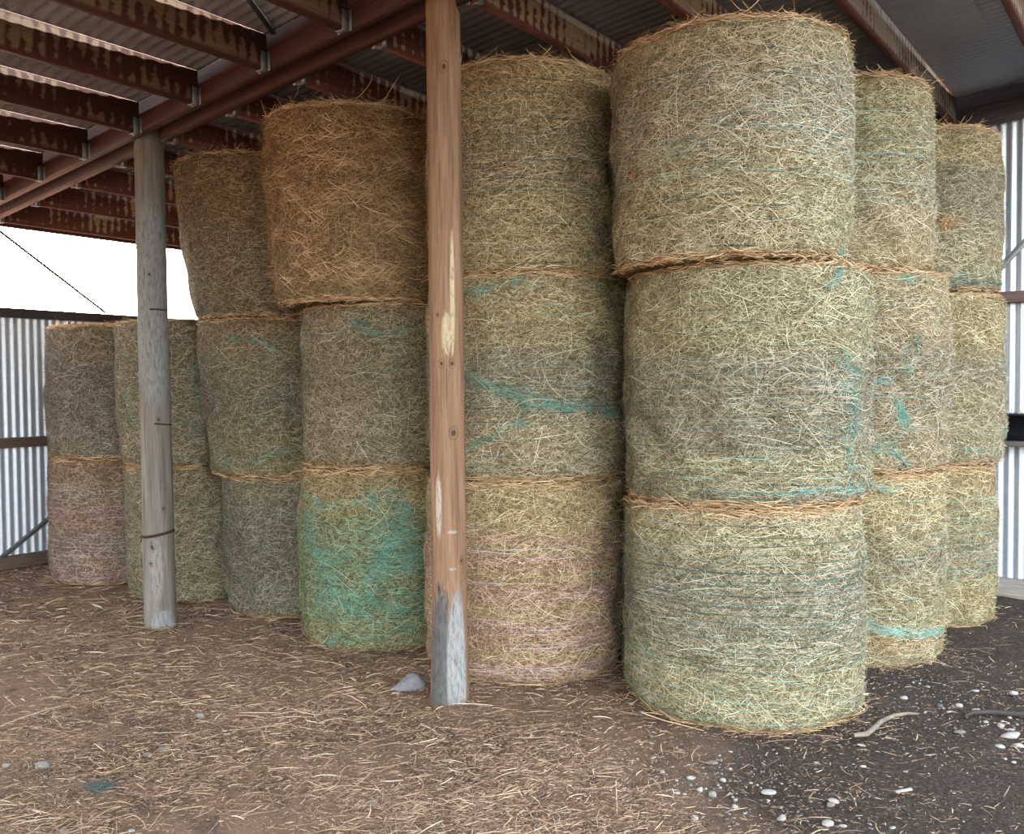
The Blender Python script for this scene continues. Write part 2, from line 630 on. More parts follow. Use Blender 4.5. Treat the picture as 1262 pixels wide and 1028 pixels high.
# shelf board with a dark tray on the right wall
o = timber('shelf_board', W(WU - .12, .2, 1.235), W(WU - .12, 1.62, 1.235), .20, .05, M_GREYT)
tag(o, 'weathered timber shelf board fixed to the right wall', 'shelf')
sh = empty('plastic_tray', W(WU - .16, .98, 1.26), 'dark plastic tray standing on the timber shelf at the right wall', 'tray')
M_TRAY = simple_mat('dark_plastic', (.040, .045, .060), .45, 0, .2, 30)
vs, q = [], []


def tray_ring(hu, hv, z):
    k = len(vs)
    for (a, b_) in [(-hu, -hv), (hu, -hv), (hu, hv), (-hu, hv)]:
        vs.append(U * a + V * b_ + np.array([0, 0, z]))
    return k


rings = [tray_ring(.075, .20, .0), tray_ring(.085, .215, .045), tray_ring(.095, .225, .05), tray_ring(.105, .24, .20), tray_ring(.115, .25, .20), tray_ring(.115, .25, .215),
         tray_ring(.098, .232, .215), tray_ring(.085, .21, .03)]
for a, b_ in zip(rings, rings[1:]):
    for j in range(4):
        q.append((a + j, a + (j + 1) % 4, b_ + (j + 1) % 4, b_ + j))
q.append((rings[0] + 3, rings[0] + 2, rings[0] + 1, rings[0]))
q.append(tuple(rings[-1] + j for j in range(4)))
link('tray_body', mesh_np('tray_body', vs, q), M_TRAY, sh)


def ribbons3d(P0, D, L, nrm, width, curve, npt=4):
    """straw stalks: flat curved ribbons; P0 centre, D direction, nrm facing, curve = sag vector"""
    n = len(P0)
    t = np.linspace(-.5, .5, npt)
    D = D / np.linalg.norm(D, axis=1, keepdims=True)
    S = np.cross(D, nrm)
    S /= np.linalg.norm(S, axis=1, keepdims=True) + 1e-9
    P = P0[:, None] + D[:, None] * (t[None, :, None] * L[:, None, None]) + curve[:, None] * ((t * t * 4)[None, :, None])
    wv = (width[:, None] * (1 - .5 * (2 * np.abs(t)) ** 3)[None])[:, :, None] * .5
    A, B = P + S[:, None] * wv, P - S[:, None] * wv
    verts = np.stack([A, B], 2).reshape(-1, 3)
    base = (np.arange(n) * npt * 2)[:, None]
    k = (np.arange(npt - 1) * 2)[None]
    b_ = (base + k).ravel()
    return verts, np.stack([b_, b_ + 1, b_ + 3, b_ + 2], -1)


# dead weeds in the tray
n = 60
P0 = W(0, 0)[None] + U[None] * R.normal(0, .04, (n, 1)) + V[None] * R.normal(0, .12, (n, 1)) + np.array([0, 0, .2])
D = R.normal(0, .5, (n, 3)) + np.array([0, 0, 1.0])
vv, qq = ribbons3d(P0, D, R.uniform(.06, .14, n), np.tile(np.array([[0, -1.0, .1]]), (n, 1)), np.full(n, .005), R.normal(0, .02, (n, 3)))
M_WEED = straw_mat('dry_weed', (.75, .75, .65))
link('dry_weeds', mesh_np('dry_weeds', vv, qq), M_WEED, sh)['kind'] = 'stuff'

# ------------------------------------------------------------------ poles
def pole(name, base, top, r0, r1, mat, label, notch_z, flat=None, seed=1):
    rr = np.random.default_rng(seed)
    base, top = np.array(base, float), np.array(top, float)
    nz, na = 90, 48
    root = empty(name, base, label, 'post', 'round roof poles')
    a0 = math.atan2(-base[1], -base[0])
    vs, uvs = [], []
    ph = rr.uniform(0, 7, 12)
    H = top[2] - base[2]
    for i in range(nz + 1):
        s = i / nz
        z = s * H
        c = (top - base) * s
        r = r0 + (r1 - r0) * s
        for j in range(na + 1):
            off = -PI + 2 * PI * j / na
            a = a0 + off
            rad = r * (1 + .018 * math.sin(2 * off + ph[0]) + .012 * math.sin(3 * off + ph[1] + 1.3 * z) + .008 * math.sin(5 * off + 2.5 * z + ph[2])
                       + .012 * math.sin(3.1 * z + ph[3] + off))
            p = np.array([math.cos(a), math.sin(a), 0]) * rad
            if flat is not None:      # weathered foot hewn to a flatter face
                kk = 1 - float(ss(z, .35, .75))
                fd = np.array([math.cos(a0 + flat), math.sin(a0 + flat), 0])
                dd = p @ fd
                lim = r * .80
                if dd > lim:
                    p = p - fd * (dd - lim) * kk
                p = p * (1 + .10 * (1 - float(ss(z, 0, .55))))
            if base[2] + z > notch_z:   # notched to sit between the two rafter halves
                du = p @ U + (c @ U + base @ U - 3.53)
                p = p + U * (np.clip(du, -.059, .059) - du)
            vs.append(p + c)
            uvs.append((off * r0, z))
    n1 = na + 1
    q = []
    for i in range(nz):
        for j in range(na):
            q.append((i * n1 + j, i * n1 + j + 1, (i + 1) * n1 + j + 1, (i + 1) * n1 + j))
    vs.append((top - base))
    uvs.append((0, H))
    t = [(nz * n1 + j, nz * n1 + j + 1, len(vs) - 1) for j in range(na)]
    me = mesh_np('pole_shaft', vs, q, uvs, True, t)
    link('pole_shaft', me, mat, root)
    return root


M_POST_C = post_mat('brown_pine_pole', (.14, .074, .042), (.245, .140, .083), (.34, .215, .132),
                    patches=[(-.05, .20, .085, .48, (.105, .098, .092), 1.0), (.046, .22, .060, .44, (.27, .262, .25), 1.0),
                             (.035, 2.22, .014, .36, (.46, .35, .22), 1.3), (.0, 2.02, .03, .12, (.44, .34, .215), 1.4),
                             (-.055, 1.1, .02, .18, (.42, .36, .30), 1.4), (.02, .96, .03, .010, (.33, .28, .23), 1.6), (.02, .76, .02, .008, (.33, .28, .23), 1.6)],
                    knots=[(.035, 1.49, .03), (.03, 1.86, .021), (-.03, 1.86, .019), (.0, 3.42, .026), (-.05, 2.12, .015), (.075, .80, .02)])
M_POST_L = post_mat('grey_weathered_pole', (.10, .082, .066), (.18, .153, .128), (.26, .238, .212),
                    patches=[(.02, .04, .10, .12, (.24, .232, .225), 1.6), (-.02, .45, .05, .25, (.24, .22, .195), 1.3), (0, 2.4, .2, .8, (.21, .203, .193), .9)],
                    knots=[(-.05, .62, .03), (.04, .9, .02), (.02, 1.55, .02), (-.02, 2.6, .02), (-.065, .5, .02)])

cp0 = np.array([-.352, 4.80, -.02])
ct = np.array([-.350, 4.80, 0])
pole('timber_pole', cp0, (ct[0], ct[1], roof_z(3.25) - .03), .098, .092, M_POST_C,
     'tall brown round timber pole with a grey weathered foot, in front of the bales', roof_z(3.25) - .23, flat=.35, seed=3)
lp0 = np.array([-2.62, 6.52, -.05])
lt = np.array([-2.640, 6.52, 0])
grey = pole('timber_pole', lp0, (lt[0], lt[1], roof_z(6.05) - .03), .112, .100, M_POST_L,
            'grey weathered round timber pole at the left with wire bands', roof_z(6.05) - .225, seed=5)
M_RUST = simple_mat('rusty_wire', (.055, .03, .022), .8, .2, .4, 60)


def band(parent, base, top, z, r0, r1, tilt, th, a_from, a_to):
    s = (z - base[2]) / (top[2] - base[2])
    c = (top - base) * s
    a0 = math.atan2(-base[1], -base[0])
    r = (r0 + (r1 - r0) * s) * 1.03
    pts = [c + np.array([math.cos(a0 + a) * r, math.sin(a0 + a) * r, tilt * math.sin(a)]) for a in np.linspace(a_from, a_to, 24)]
    return link('wire_band', tube_mesh('wire_band', pts, th, 6), M_RUST, parent)


ltop = np.array([lt[0], lt[1], roof_z(6.05) - .03])
band(grey, lp0, ltop, .66, .112, .100, .02, .011, -1.9, 1.2)
band(grey, lp0, ltop, 1.47, .112, .100, -.01, .006, -.1, 1.5)
band(grey, lp0, ltop, 2.30, .112, .100, .0, .006, -.2, 1.2)
me, Mx = beam_mesh('fixing_plate', (0, 0, 0), (0, 0, .10), .03, .006)

# ------------------------------------------------------------------ bales
BALES = {
    'A': [[1.258, 4.883, .643, 0, 1.107], [1.291, 4.905, .651, 1.107, 2.321], [1.181, 4.818, .622, 2.321, 3.468]],
    'B': [[.077, 5.603, .629, 0, 1.169], [.093, 5.603, .623, 1.169, 2.364], [.087, 5.603, .599, 2.364, 3.577]],
    'C': [[-.907, 6.3, .6, -.03, 1.18], [-.873, 6.3, .61, 1.18, 2.272], [-1.043, 6.22, .62, 2.272, 3.53]],
    'D': [[-1.745, 7.22, .6, -.03, 1.046], [-1.866, 7.22, .62, 1.046, 2.261], [-2.003, 7.22, .62, 2.261, 3.496]],
    'E': [[-2.752, 7.75, .6, -.03, 1.087], [-2.782, 7.75, .62, 1.087, 2.292]],
    'F': [[-3.766, 8.45, .62, -.03, 1.108], [-3.75, 8.45, .61, 1.108, 2.313]],
    'G': [[2.233, 5.88, .59, -.04, 1.173], [2.238, 5.88, .6, 1.173, 2.401], [2.143, 5.88, .59, 2.401, 3.572]],
    'I': [[1.10, 6.72, .60, -.035, 1.15], [1.12, 6.71, .60, 1.15, 2.34], [1.09, 6.72, .60, 2.34, 3.50]],  # unseen stack, added so no bright wall shows through the gap
    'H': [[3.063, 6.8, .59, -.04, 1.136], [3.112, 6.8, .6, 1.136, 2.365], [3.082, 6.8, .595, 2.365, 3.53]],
}
LEAN = {('D', 2): (-.15, 0), ('D', 1): (-.08, 0), ('C', 2): (-.06, 0), ('D', 0): (-.04, 0), ('E', 1): (-.05, 0), ('A', 2): (.02, 0), ('E', 0): (-.03, 0), ('G', 2): (0, 0)}


class Bale:
    def __init__(s, key, i):
        s.key, s.i = key, i
        s.X, s.Y, s.r, s.z0, s.z1 = BALES[key][i]
        s.h = s.z1 - s.z0
        s.c = .075
        g = np.random.default_rng(sum(map(ord, key)) * 17 + i * 101)
        s.g = g
        s.a0 = math.atan2(-s.Y, -s.X)
        s.lean = LEAN.get((key, i), (0, 0))
        s.modes = [(g.integers(1, 4) if k < 6 else g.integers(3, 15), g.uniform(-5, 5) if k < 6 else g.uniform(-22, 22), g.uniform(0, 2 * PI),
                    (.0035 if k < 6 else .0022)) for k in range(26)]
        s.nb = []

    def rad(s, a, z):
        zz = np.clip(z, 0, s.h)
        d = np.minimum(zz, s.h - zz)
        e = np.clip((s.c - d) / s.c, 0, 1)
        r = s.r - s.c * .85 * (1 - np.sqrt(np.clip(1 - e * e, 0, 1))) - .016 * (2 * zz / s.h - 1) ** 2
        for n, m, ph, A in s.modes:
            r = r + A * np.sin(n * a + m * z + ph)
        return r

    def surf(s, a, z, off=0.0):
        r = s.rad(a, z) + off
        x = r * np.cos(a) + s.lean[0] * (z / s.h - .5)
        y = r * np.sin(a) + s.lean[1] * (z / s.h - .5)
        for (nx, ny, lim, zlo, zhi) in s.nb:        # pressed flat where two bales touch
            d = x * nx + y * ny
            over = np.where((z > zlo) & (z < zhi), np.maximum(d - lim, 0), 0)
            x = x - nx * over
            y = y - ny * over
        return np.stack([x, y, z + np.zeros_like(x)], -1)


ALL = {(k, i): Bale(k, i) for k in BALES for i in range(len(BALES[k]))}
for p in ALL.values():
    for q_ in ALL.values():
        if p.key == q_.key:
            continue
        dx, dy = q_.X - p.X, q_.Y - p.Y
        d = math.hypot(dx, dy)
        lo, hi = max(p.z0, q_.z0), min(p.z1, q_.z1)
        if hi - lo > .03 and d < p.r + q_.r + .08:
            lim = (d * d + p.r ** 2 - q_.r ** 2) / (2 * d)
            p.nb.append((dx / d, dy / d, lim - .008, lo - p.z0 - .02, hi - p.z0 + .02))

RAMP_BROWN = [(0, (.13, .082, .042)), (.3, (.28, .19, .10)), (.65, (.43, .31, .18)), (.88, (.58, .44, .28)), (1, (.72, .60, .43))]
PLAIN = [(0, (1, 1, 1)), (1.3, (1, 1, 1))]
N_, GR, OL = (1, 1, 1), (.80, .81, .84), (.97, .985, .90)
YE, MV, TE = (1.055, 1.02, .90), (1.10, .92, .99), (.76, .97, .88)
BR = (1.06, .93, .80)
SPEC = {  # tint of the hay, bands (height, colour), strands, label
    ('A', 0): ((1.0, 1.0, .92), [(0, OL), (.32, OL), (.42, (.92, .95, .95)), (.7, GR), (.95, OL), (1.2, BR)], 'base bale of the foremost stack, pale green-tan, banded with blue-green net'),
    ('A', 1): ((.97, .98, .90), [(0, GR), (.2, OL), (.35, GR), (.72, (.82, .83, .86)), (.8, OL), (1.25, OL)], 'bulging middle bale of the foremost stack, grey band round its waist'),
    ('A', 2): ((1.04, 1.02, .93), [(0, OL), (.4, OL), (.6, (.95, .96, .98)), (.85, (.93, .95, .97)), (1.1, YE), (1.2, YE)], 'highest pale bale, on top of the foremost stack near the roof'),
    ('B', 0): ((1.05, .99, .88), [(0, (1.02, .86, .95)), (.13, MV), (.17, YE), (.21, MV), (.38, MV), (.43, YE), (.48, MV), (.58, MV), (.63, YE), (.68, MV), (.74, MV), (.79, YE), (.84, MV), (.89, YE), (1.2, YE)], 'yellow-and-mauve striped bale on the ground right of the brown pole'),
    ('B', 1): ((1.0, .98, .90), [(0, N_), (.35, N_), (.42, GR), (.74, GR), (.8, OL), (1.0, YE), (1.2, OL)], 'middle bale right of the brown pole with green net slanting across it'),
    ('B', 2): ((1.05, .98, .84), [(0, OL), (.45, OL), (.52, (.95, .93, .92)), (.85, (.97, .93, .88)), (.95, YE), (1.2, BR)], 'top bale right of the brown pole, ringed by close dark net lines'),
    ('C', 0): ((.95, .95, .84), [(0, OL), (.2, (.85, 1.0, .85)), (.5, TE), (.8, TE), (1.0, YE), (1.1, BR), (1.2, BR)], 'ground bale with big teal net blotches left of the brown pole'),
    ('C', 1): ((.86, .82, .76), [(0, BR), (.1, N_), (.4, N_), (.6, (.86, .86, .88)), (.9, N_), (1.2, BR)], 'grey-brown middle bale between brown pole and leaning stack'),
    ('C', 2): ((1.02, .92, .78), [(0, N_), (1.2, BR)], 'shaggy orange-brown unwrapped bale jutting out at top, left of brown pole'),
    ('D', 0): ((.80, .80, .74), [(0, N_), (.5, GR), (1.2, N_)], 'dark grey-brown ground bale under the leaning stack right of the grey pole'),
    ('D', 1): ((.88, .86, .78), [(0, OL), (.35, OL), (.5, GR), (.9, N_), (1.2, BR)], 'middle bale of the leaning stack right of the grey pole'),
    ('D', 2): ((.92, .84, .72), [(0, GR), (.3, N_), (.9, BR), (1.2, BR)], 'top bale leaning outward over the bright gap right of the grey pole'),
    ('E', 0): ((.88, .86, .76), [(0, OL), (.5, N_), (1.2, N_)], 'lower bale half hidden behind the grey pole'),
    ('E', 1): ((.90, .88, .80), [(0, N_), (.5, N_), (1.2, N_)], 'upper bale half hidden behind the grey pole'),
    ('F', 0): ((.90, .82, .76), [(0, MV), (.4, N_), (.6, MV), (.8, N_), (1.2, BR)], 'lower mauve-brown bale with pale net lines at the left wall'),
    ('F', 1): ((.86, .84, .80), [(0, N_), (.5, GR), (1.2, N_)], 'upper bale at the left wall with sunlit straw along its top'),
    ('G', 0): ((1.02, 1.0, .86), [(0, N_), (.2, BR), (.28, OL), (.7, GR), (.95, YE), (1.2, YE)], 'ground bale with a teal net band right of the foremost stack'),
    ('G', 1): ((1.06, 1.01, .88), [(0, N_), (.5, GR), (.75, GR), (.85, N_), (1.2, OL)], 'middle bale with tangled green net right of the foremost stack'),
    ('G', 2): ((1.05, 1.02, .90), [(0, YE), (.4, N_), (.6, (.94, .97, .97)), (.9, OL), (1.1, YE), (1.2, BR)], 'top bale right of the foremost stack with a brown straw rim'),
    ('I', 0): ((.9, .88, .8), [(0, N_), (1.2, N_)], 'unseen bottom bale added behind the foremost stack to darken the gap'),
    ('I', 1): ((.9, .88, .8), [(0, N_), (1.2, N_)], 'unseen middle bale added behind the foremost stack to darken the gap'),
    ('I', 2): ((.9, .88, .8), [(0, N_), (1.2, N_)], 'unseen top bale added behind the foremost stack to darken the gap'),
    ('H', 0): ((1.03, 1.0, .86), [(0, OL), (.35, YE), (.42, GR), (.9, OL), (1.2, BR)], 'ground bale of the last stack beside the right wall'),
    ('H', 1): ((1.0, .98, .87), [(0, N_), (.5, N_), (.7, GR), (.85, YE), (1.2, YE)], 'middle bale of the last stack beside the right wall'),
    ('H', 2): ((1.0, .97, .84), [(0, N_), (.3, N_), (.6, GR), (.85, GR), (.92, YE), (1.2, YE)], 'top bale by the right wall with a small rust-brown hay patch'),
}
TEAL = net_mat('teal_net', (.085, .225, .168))
TEAL_D = net_mat('dark_teal_net', (.034, .105, .090))
TEAL_P = net_mat('pale_teal_net', (.19, .35, .30))
PALE = net_mat('lilac_white_net', (.40, .345, .385))

# net threads: (z from, z to, spacing, material, share of the ring drawn, tilt)
NETS = {
    ('A', 0): [(.32, .80, .030, TEAL_D, .95), (.02, .34, .033, TEAL_P, .8), (.8, 1.05, .045, TEAL_D, .8)],
    ('A', 1): [(.05, .75, .034, TEAL_D, .5), (.05, .3, .05, TEAL_P, .4), (.8, 1.1, .06, TEAL_D, .25)],
    ('A', 2): [(.4, .75, .030, TEAL_P, .55), (.85, 1.12, .06, TEAL_D, .55), (.05, .35, .06, TEAL_D, .25)],
    ('B', 0): [(.02, .14, .020, PALE, .9), (.2, .4, .026, PALE, .55), (.5, .62, .028, PALE, .7), (.74, .80, .03, PALE, .8), (.92, .94, .03, PALE, .9)],
    ('B', 1): [(.4, .72, .027, TEAL_D, .8), (.05, .4, .05, TEAL_D, .35), (.9, 1.15, .05, TEAL, .4)],
    ('B', 2): [(.45, .82, .029, TEAL_D, .95), (.86, 1.16, .075, TEAL_D, .8), (.05, .4, .07, TEAL_D, .3)],
    ('C', 0): [(.2, .95, .03, TEAL, .55), (.1, .9, .06, TEAL_D, .5)],
    ('C', 1): [(.1, 1.0, .09, TEAL_D, .3)],
    ('C', 2): [],
    ('D', 0): [(.1, 1.0, .05, TEAL_D, .35)],
    ('D', 1): [(.1, 1.1, .06, TEAL_D, .35), (.9, 1.1, .04, TEAL, .3)],
    ('D', 2): [(.05, .8, .05, TEAL_D, .3)],
    ('E', 0): [(.05, .9, .05, TEAL_D, .3)],
    ('E', 1): [(.05, 1.1, .05, TEAL_D, .3), (.3, .8, .06, TEAL, .2)],
    ('F', 0): [(.05, .95, .030, PALE, .7)],
    ('F', 1): [(.05, 1.1, .045, TEAL_D, .3)],
    ('G', 0): [(.3, 1.1, .05, TEAL_P, .35), (.05, .2, .05, TEAL_P, .4)],
    ('G', 1): [(.1, 1.1, .06, TEAL_P, .3), (.4, .75, .045, TEAL_D, .3)],
    ('G', 2): [(.4, 1.05, .033, TEAL_P, .7)],
    ('H', 0): [(.3, .95, .032, TEAL_P, .6)],
    ('H', 1): [(.1, 1.0, .06, TEAL_P, .25)],
    ('H', 2): [(.02, .14, .03, TEAL, .6)],
}
# bunched net: paths of (degrees round from the face towards the yard, height), spread, strands, material
BLOT = {
    ('C', 0): [([(-71, 1.05), (-42, .98), (-23, .99), (-8, 1.04)], .014, 130, TEAL), ([(-66, .86), (-55, .93), (-45, .96)], .02, 50, TEAL),
               ([(-12, 1.04), (7, 1.03), (12, .89), (2, .79)], .045, 330, TEAL), ([(-62, .87), (-58, .71), (-42, .62), (-24, .63)], .035, 260, TEAL),
               ([(-42, .62), (-39, .4), (-14, .37), (-3, .63), (7, .79)], .045, 520, TEAL), ([(-11, .58), (7, .63), (20, .62)], .05, 260, TEAL),
               ([(-51, .31), (-24, .31), (-4, .29), (17, .35)], .05, 330, TEAL), ([(-43, .07), (-19, .13), (1, .15), (19, .19)], .022, 150, TEAL),
               ([(-10, .85), (12, .75), (25, .6)], .08, 220, TEAL)],
    ('B', 1): [([(-50, 1.07), (-33, 1.09), (-16, 1.11), (1, 1.16)], .010, 110, TEAL), ([(-45, .66), (-35, .61), (-12, .51), (5, .44)], .022, 210, TEAL),
               ([(-12, .53), (5, .48), (22, .41)], .016, 130, TEAL), ([(5, .43), (22, .44), (44, .41), (66, .35)], .020, 260, TEAL),
               ([(-50, .12), (-34, .18), (-17, .28), (0, .35)], .012, 110, TEAL)],
    ('C', 1): [([(-24, .97), (-14, .90), (1, .88), (13, .92)], .010, 70, TEAL), ([(-74, 1.08), (-76, .53), (-82, .04)], .010, 150, TEAL_D), ([(-20, .95), (-8, .97)], .04, 60, TEAL_D)],
    ('A', 1): [([(46, 1.19), (41, 1.09)], .014, 50, TEAL), ([(41, .76), (56, .66), (52, .62)], .022, 80, TEAL), ([(49, .58), (52, .46), (49, .34)], .03, 110, TEAL),
               ([(47, .26), (54, .18)], .025, 60, TEAL), ([(15, .07), (21, .08), (37, .105), (66, .07)], .006, 110, TEAL_P)],
    ('A', 2): [([(63, .02), (71, .07)], .016, 50, TEAL)],
    ('G', 1): [([(26, 1.16), (45, 1.17)], .02, 40, TEAL), ([(28, .42), (33, .29)], .022, 60, TEAL), ([(29, .41), (32, .31), (28, .36)], .016, 70, TEAL),
               ([(8, .15), (15, .15), (24, .17), (32, .07), (39, .01)], .016, 150, TEAL), ([(14, .56), (24, .56)], .012, 30, TEAL_P), ([(38, .85), (34, .6)], .03, 50, TEAL)],
    ('G', 0): [([(0, .30), (7, .30), (26, .26), (42, .24), (80, .20)], .016, 420, TEAL_P), ([(14, 1.14), (30, 1.11)], .012, 40, TEAL_P)],
    ('H', 2): [([(20, .09), (40, .06), (82, .07)], .022, 170, TEAL_D)],
    ('H', 1): [([(76, 1.0), (83, .6), (86, .12)], .02, 170, TEAL), ([(22, .17), (38, .11), (70, .08)], .012, 60, TEAL)],
    ('D', 1): [([(-37, 1.07), (-15, 1.03), (-2, .97)], .02, 90, TEAL), ([(-29, .12), (-11, .18), (8, .24)], .012, 60, TEAL), ([(-59, .17), (-42, .09)], .012, 40, TEAL)],
    ('E', 1): [([(2, .83), (4, .5), (-2, .24)], .035, 120, TEAL), ([(-53, .64), (-49, .37)], .03, 60, TEAL)],
    ('B', 0): [], ('D', 0): [([(60, .8), (66, .3)], .02, 60, TEAL_D)],
}


def chart_ribbons(bl, a, z, phi, L, width, off, lift, npt=4, bend=None):
    """ribbons lying on the bale's side; phi = direction in the (round, up) plane"""
    n = len(a)
    t = np.linspace(-.5, .5, npt)
    bend = np.zeros(n) if bend is None else bend
    s = t[None] * L[:, None]
    y = bend[:, None] * (4 * t * t)[None] * L[:, None]
    c, sn = np.cos(phi)[:, None], np.sin(phi)[:, None]
    du, dz = s * c - y * sn, s * sn + y * c
    w_ = (width[:, None] * (1 - .45 * (2 * np.abs(t)) ** 3)[None]) * .5
    o = off[:, None] + lift[:, None] * np.clip(t + .1, 0, 1)[None] * 1.6
    pts = []
    for sg in (1, -1):
        uu = du - sg * w_ * sn
        zz = dz + sg * w_ * c
        aa = a[:, None] + uu / bl.r
        zz = z[:, None] + zz
        pts.append((aa, zz))
    A = bl.surf(pts[0][0], pts[0][1], o)
    B = bl.surf(pts[1][0], pts[1][1], o)
    verts = np.stack([A, B], 2).reshape(-1, 3)
    uvs = np.stack([np.stack([pts[0][0] * bl.r, pts[0][1]], -1), np.stack([pts[1][0] * bl.r, pts[1][1]], -1)], 2).reshape(-1, 2)
    b_ = ((np.arange(n) * npt * 2)[:, None] + (np.arange(npt - 1) * 2)[None]).ravel()
    return verts, np.stack([b_, b_ + 1, b_ + 3, b_ + 2], -1), uvs


def merge(parts):
    V_, Q_, T_ = [], [], []
    k = 0
    for p in parts:
        V_.append(p[0])
        Q_.append(p[1] + k)
        if len(p) > 2:
            T_.append(p[2])
        k += len(p[0])
    return np.concatenate(V_), np.concatenate(Q_), (np.concatenate(T_) if T_ else None)


RIM_MAT = straw_mat('brown_rim_straw', (1.12, 1.0, .88), None, RAMP_BROWN)

for key, bl in ALL.items():
    tint, bands, label = SPEC[key]
    g = bl.g
    root = empty('round_hay_bale', (bl.X, bl.Y, bl.z0), label, 'hay bale', 'round hay bales')
    bands = [(p, c) for p, c in bands]
    shaggy = key == ('C', 2)
    tint = mulc(tint, {'C': (.80, .80, .80), 'D': (.78, .775, .84), 'E': (.84, .83, .92), 'F': (.88, .86, .99), 'B': (.99, .965, .97)}.get(key[0], (.99, .985, 1.03)))  # left stacks darkened in the tint: partly older hay, partly weaker light
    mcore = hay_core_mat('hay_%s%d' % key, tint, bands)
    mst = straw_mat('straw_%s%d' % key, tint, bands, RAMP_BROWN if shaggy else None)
    # body
    na = 180
    cz = bl.c * (1 - np.cos(np.linspace(0, PI / 2, 7)))
    zs = np.concatenate([cz[:-1], np.linspace(bl.c, bl.h - bl.c, 60), (bl.h - cz[::-1])[1:]])
    aa = bl.a0 - PI + 2 * PI * np.arange(na + 1) / na
    A, Z = np.meshgrid(aa, zs)
    P = bl.surf(A, Z)
    P[:, -1] = P[:, 0]
    V0 = P.reshape(-1, 3)
    UV0 = np.stack([A * bl.r, Z], -1).reshape(-1, 2)
    n1 = na + 1
    i, j = np.meshgrid(np.arange(na), np.arange(len(zs) - 1))
    b_ = (j * n1 + i).ravel()
    Q = [np.stack([b_, b_ + 1, b_ + 1 + n1, b_ + n1], -1)]
    Vs, UVs = [V0], [UV0]
    tris = []
    cnt = len(V0)
    for end, row, sgn in ((0, P[0], -1), (1, P[-1], 1)):
        prev = np.arange(n1) + (0 if end == 0 else (len(zs) - 1) * n1)
        cen = row[:-1].mean(0)
        for kk in (.75, .5, .25):
            ring = cen + (row - cen) * kk
            ring[:, 2] += sgn * 0 + g.normal(0, .004, n1)
            ring[-1] = ring[0]
            Vs.append(ring)
            UVs.append(ring[:, :2] + np.array([0, .6]))
            cur = np.arange(n1) + cnt
            cnt += n1
            qq = np.stack([prev[:-1], prev[1:], cur[1:], cur[:-1]], -1)
            Q.append(qq if sgn > 0 else qq[:, ::-1])
            prev = cur
        Vs.append(cen[None])
        UVs.append(np.array([[0, .6]]))
        for j_ in range(na):
            tr = (prev[j_], prev[j_ + 1], cnt)
            tris.append(tr if sgn > 0 else tr[::-1])
        cnt += 1
    me = mesh_np('hay_core', np.concatenate(Vs), np.concatenate(Q), np.concatenate(UVs), True, tris)
    link('hay_core', me, mcore, root)
    # stalks lying on the side
    sc = (5.0 / bl.Y) ** 1.6 * (.3 if key[0] == 'I' else 1)
    n = int(26000 * sc)
    a = bl.a0 + g.uniform(-1.85, 1.85, n)
    z = g.uniform(.02, bl.h - .02, n)
    phi = np.where(g.random(n) < .5, g.uniform(-PI / 2, PI / 2, n), g.normal(0, .42, n))
    L = np.exp(g.normal(math.log(.042), .55, n)).clip(.014, .2)
    wd = g.uniform(.0011, .0028, n) * (1 + .25 * (bl.Y - 5) / 3)
    off = g.uniform(.0005, .009, n)
    lift = np.where(g.random(n) < .10, g.uniform(.0, .03, n), g.uniform(-.001, .004, n))
    if shaggy:
        lift = np.where(g.random(n) < .3, g.uniform(.0, .06, n), lift)
        off = off * 2
    zl = np.abs(np.sin(phi)) * L * .5
    z = np.clip(z, .01 + zl, bl.h - .01 - zl)
    parts = [chart_ribbons(bl, a, z, phi, L, wd, off, lift, 4, g.normal(0, .10, n))]
    # a few long stalks
    n = int(300 * sc * (2.6 if shaggy else 1))
    a = bl.a0 + g.uniform(-1.8, 1.8, n)
    L = g.uniform(.14, .34, n)
    phi = g.normal(0, .6, n)
    z = np.clip(g.uniform(.05, bl.h - .05, n), .03 + np.abs(np.sin(phi)) * L * .5, bl.h - .03 - np.abs(np.sin(phi)) * L * .5)
    parts.append(chart_ribbons(bl, a, z, phi, L, g.uniform(.0018, .0032, n), g.uniform(.006, .014, n), g.uniform(0, .03 if shaggy else .012, n), 6, g.normal(0, .12, n)))
    v_, q_, t_ = merge(parts)
    link('loose_straw', mesh_np('loose_straw', v_, q_, t_), mst, root)['kind'] = 'stuff'
    # rims: open ends of the bale stand proud of the net
    parts = []
    top_of_stack = bl.i == len(BALES[bl.key]) - 1
    for end in (0, 1):
        if end == 0 and bl.i == 0:
            n = int(350 * sc)
        else:
            n = int(520 * sc) * (2 if (end == 1 and top_of_stack) else 1)
        if key in (('C', 2), ('F', 1)):
            n = int(n * 1.6)
        a = bl.a0 + g.uniform(-1.9, 1.9, n)
        zc = np.abs(g.normal(0, .016, n)) + .004
        z = (bl.h - zc) if end else zc
        wob = .5 + .5 * np.sin(a * 3 + g.uniform(0, 7)) * np.sin(a * 7 + g.uniform(0, 7))
        lf = g.normal(0, .012, n) + .014 * wob + .012
        P0 = bl.surf(a, z, lf - .012)
        tang = np.stack([-np.sin(a), np.cos(a), 0 * a], -1)
        nrm = np.stack([np.cos(a), np.sin(a), 0 * a], -1)
        D = tang + nrm * g.normal(0, .22, (n, 1)) + np.array([0, 0, 1.0]) * g.normal(0, .2, (n, 1))
        L = g.uniform(.04, .16, n)
        if bl.nb:
            keep = np.ones(n, bool)
            for (nx, ny, lim, zlo, zhi) in bl.nb:
                keep &= ~((P0[:, 0] * nx + P0[:, 1] * ny > lim - .05) & (z > zlo) & (z < zhi))
        else:
            keep = np.ones(n, bool)
        P0, D, L, nrm = P0[keep], D[keep], L[keep], nrm[keep]
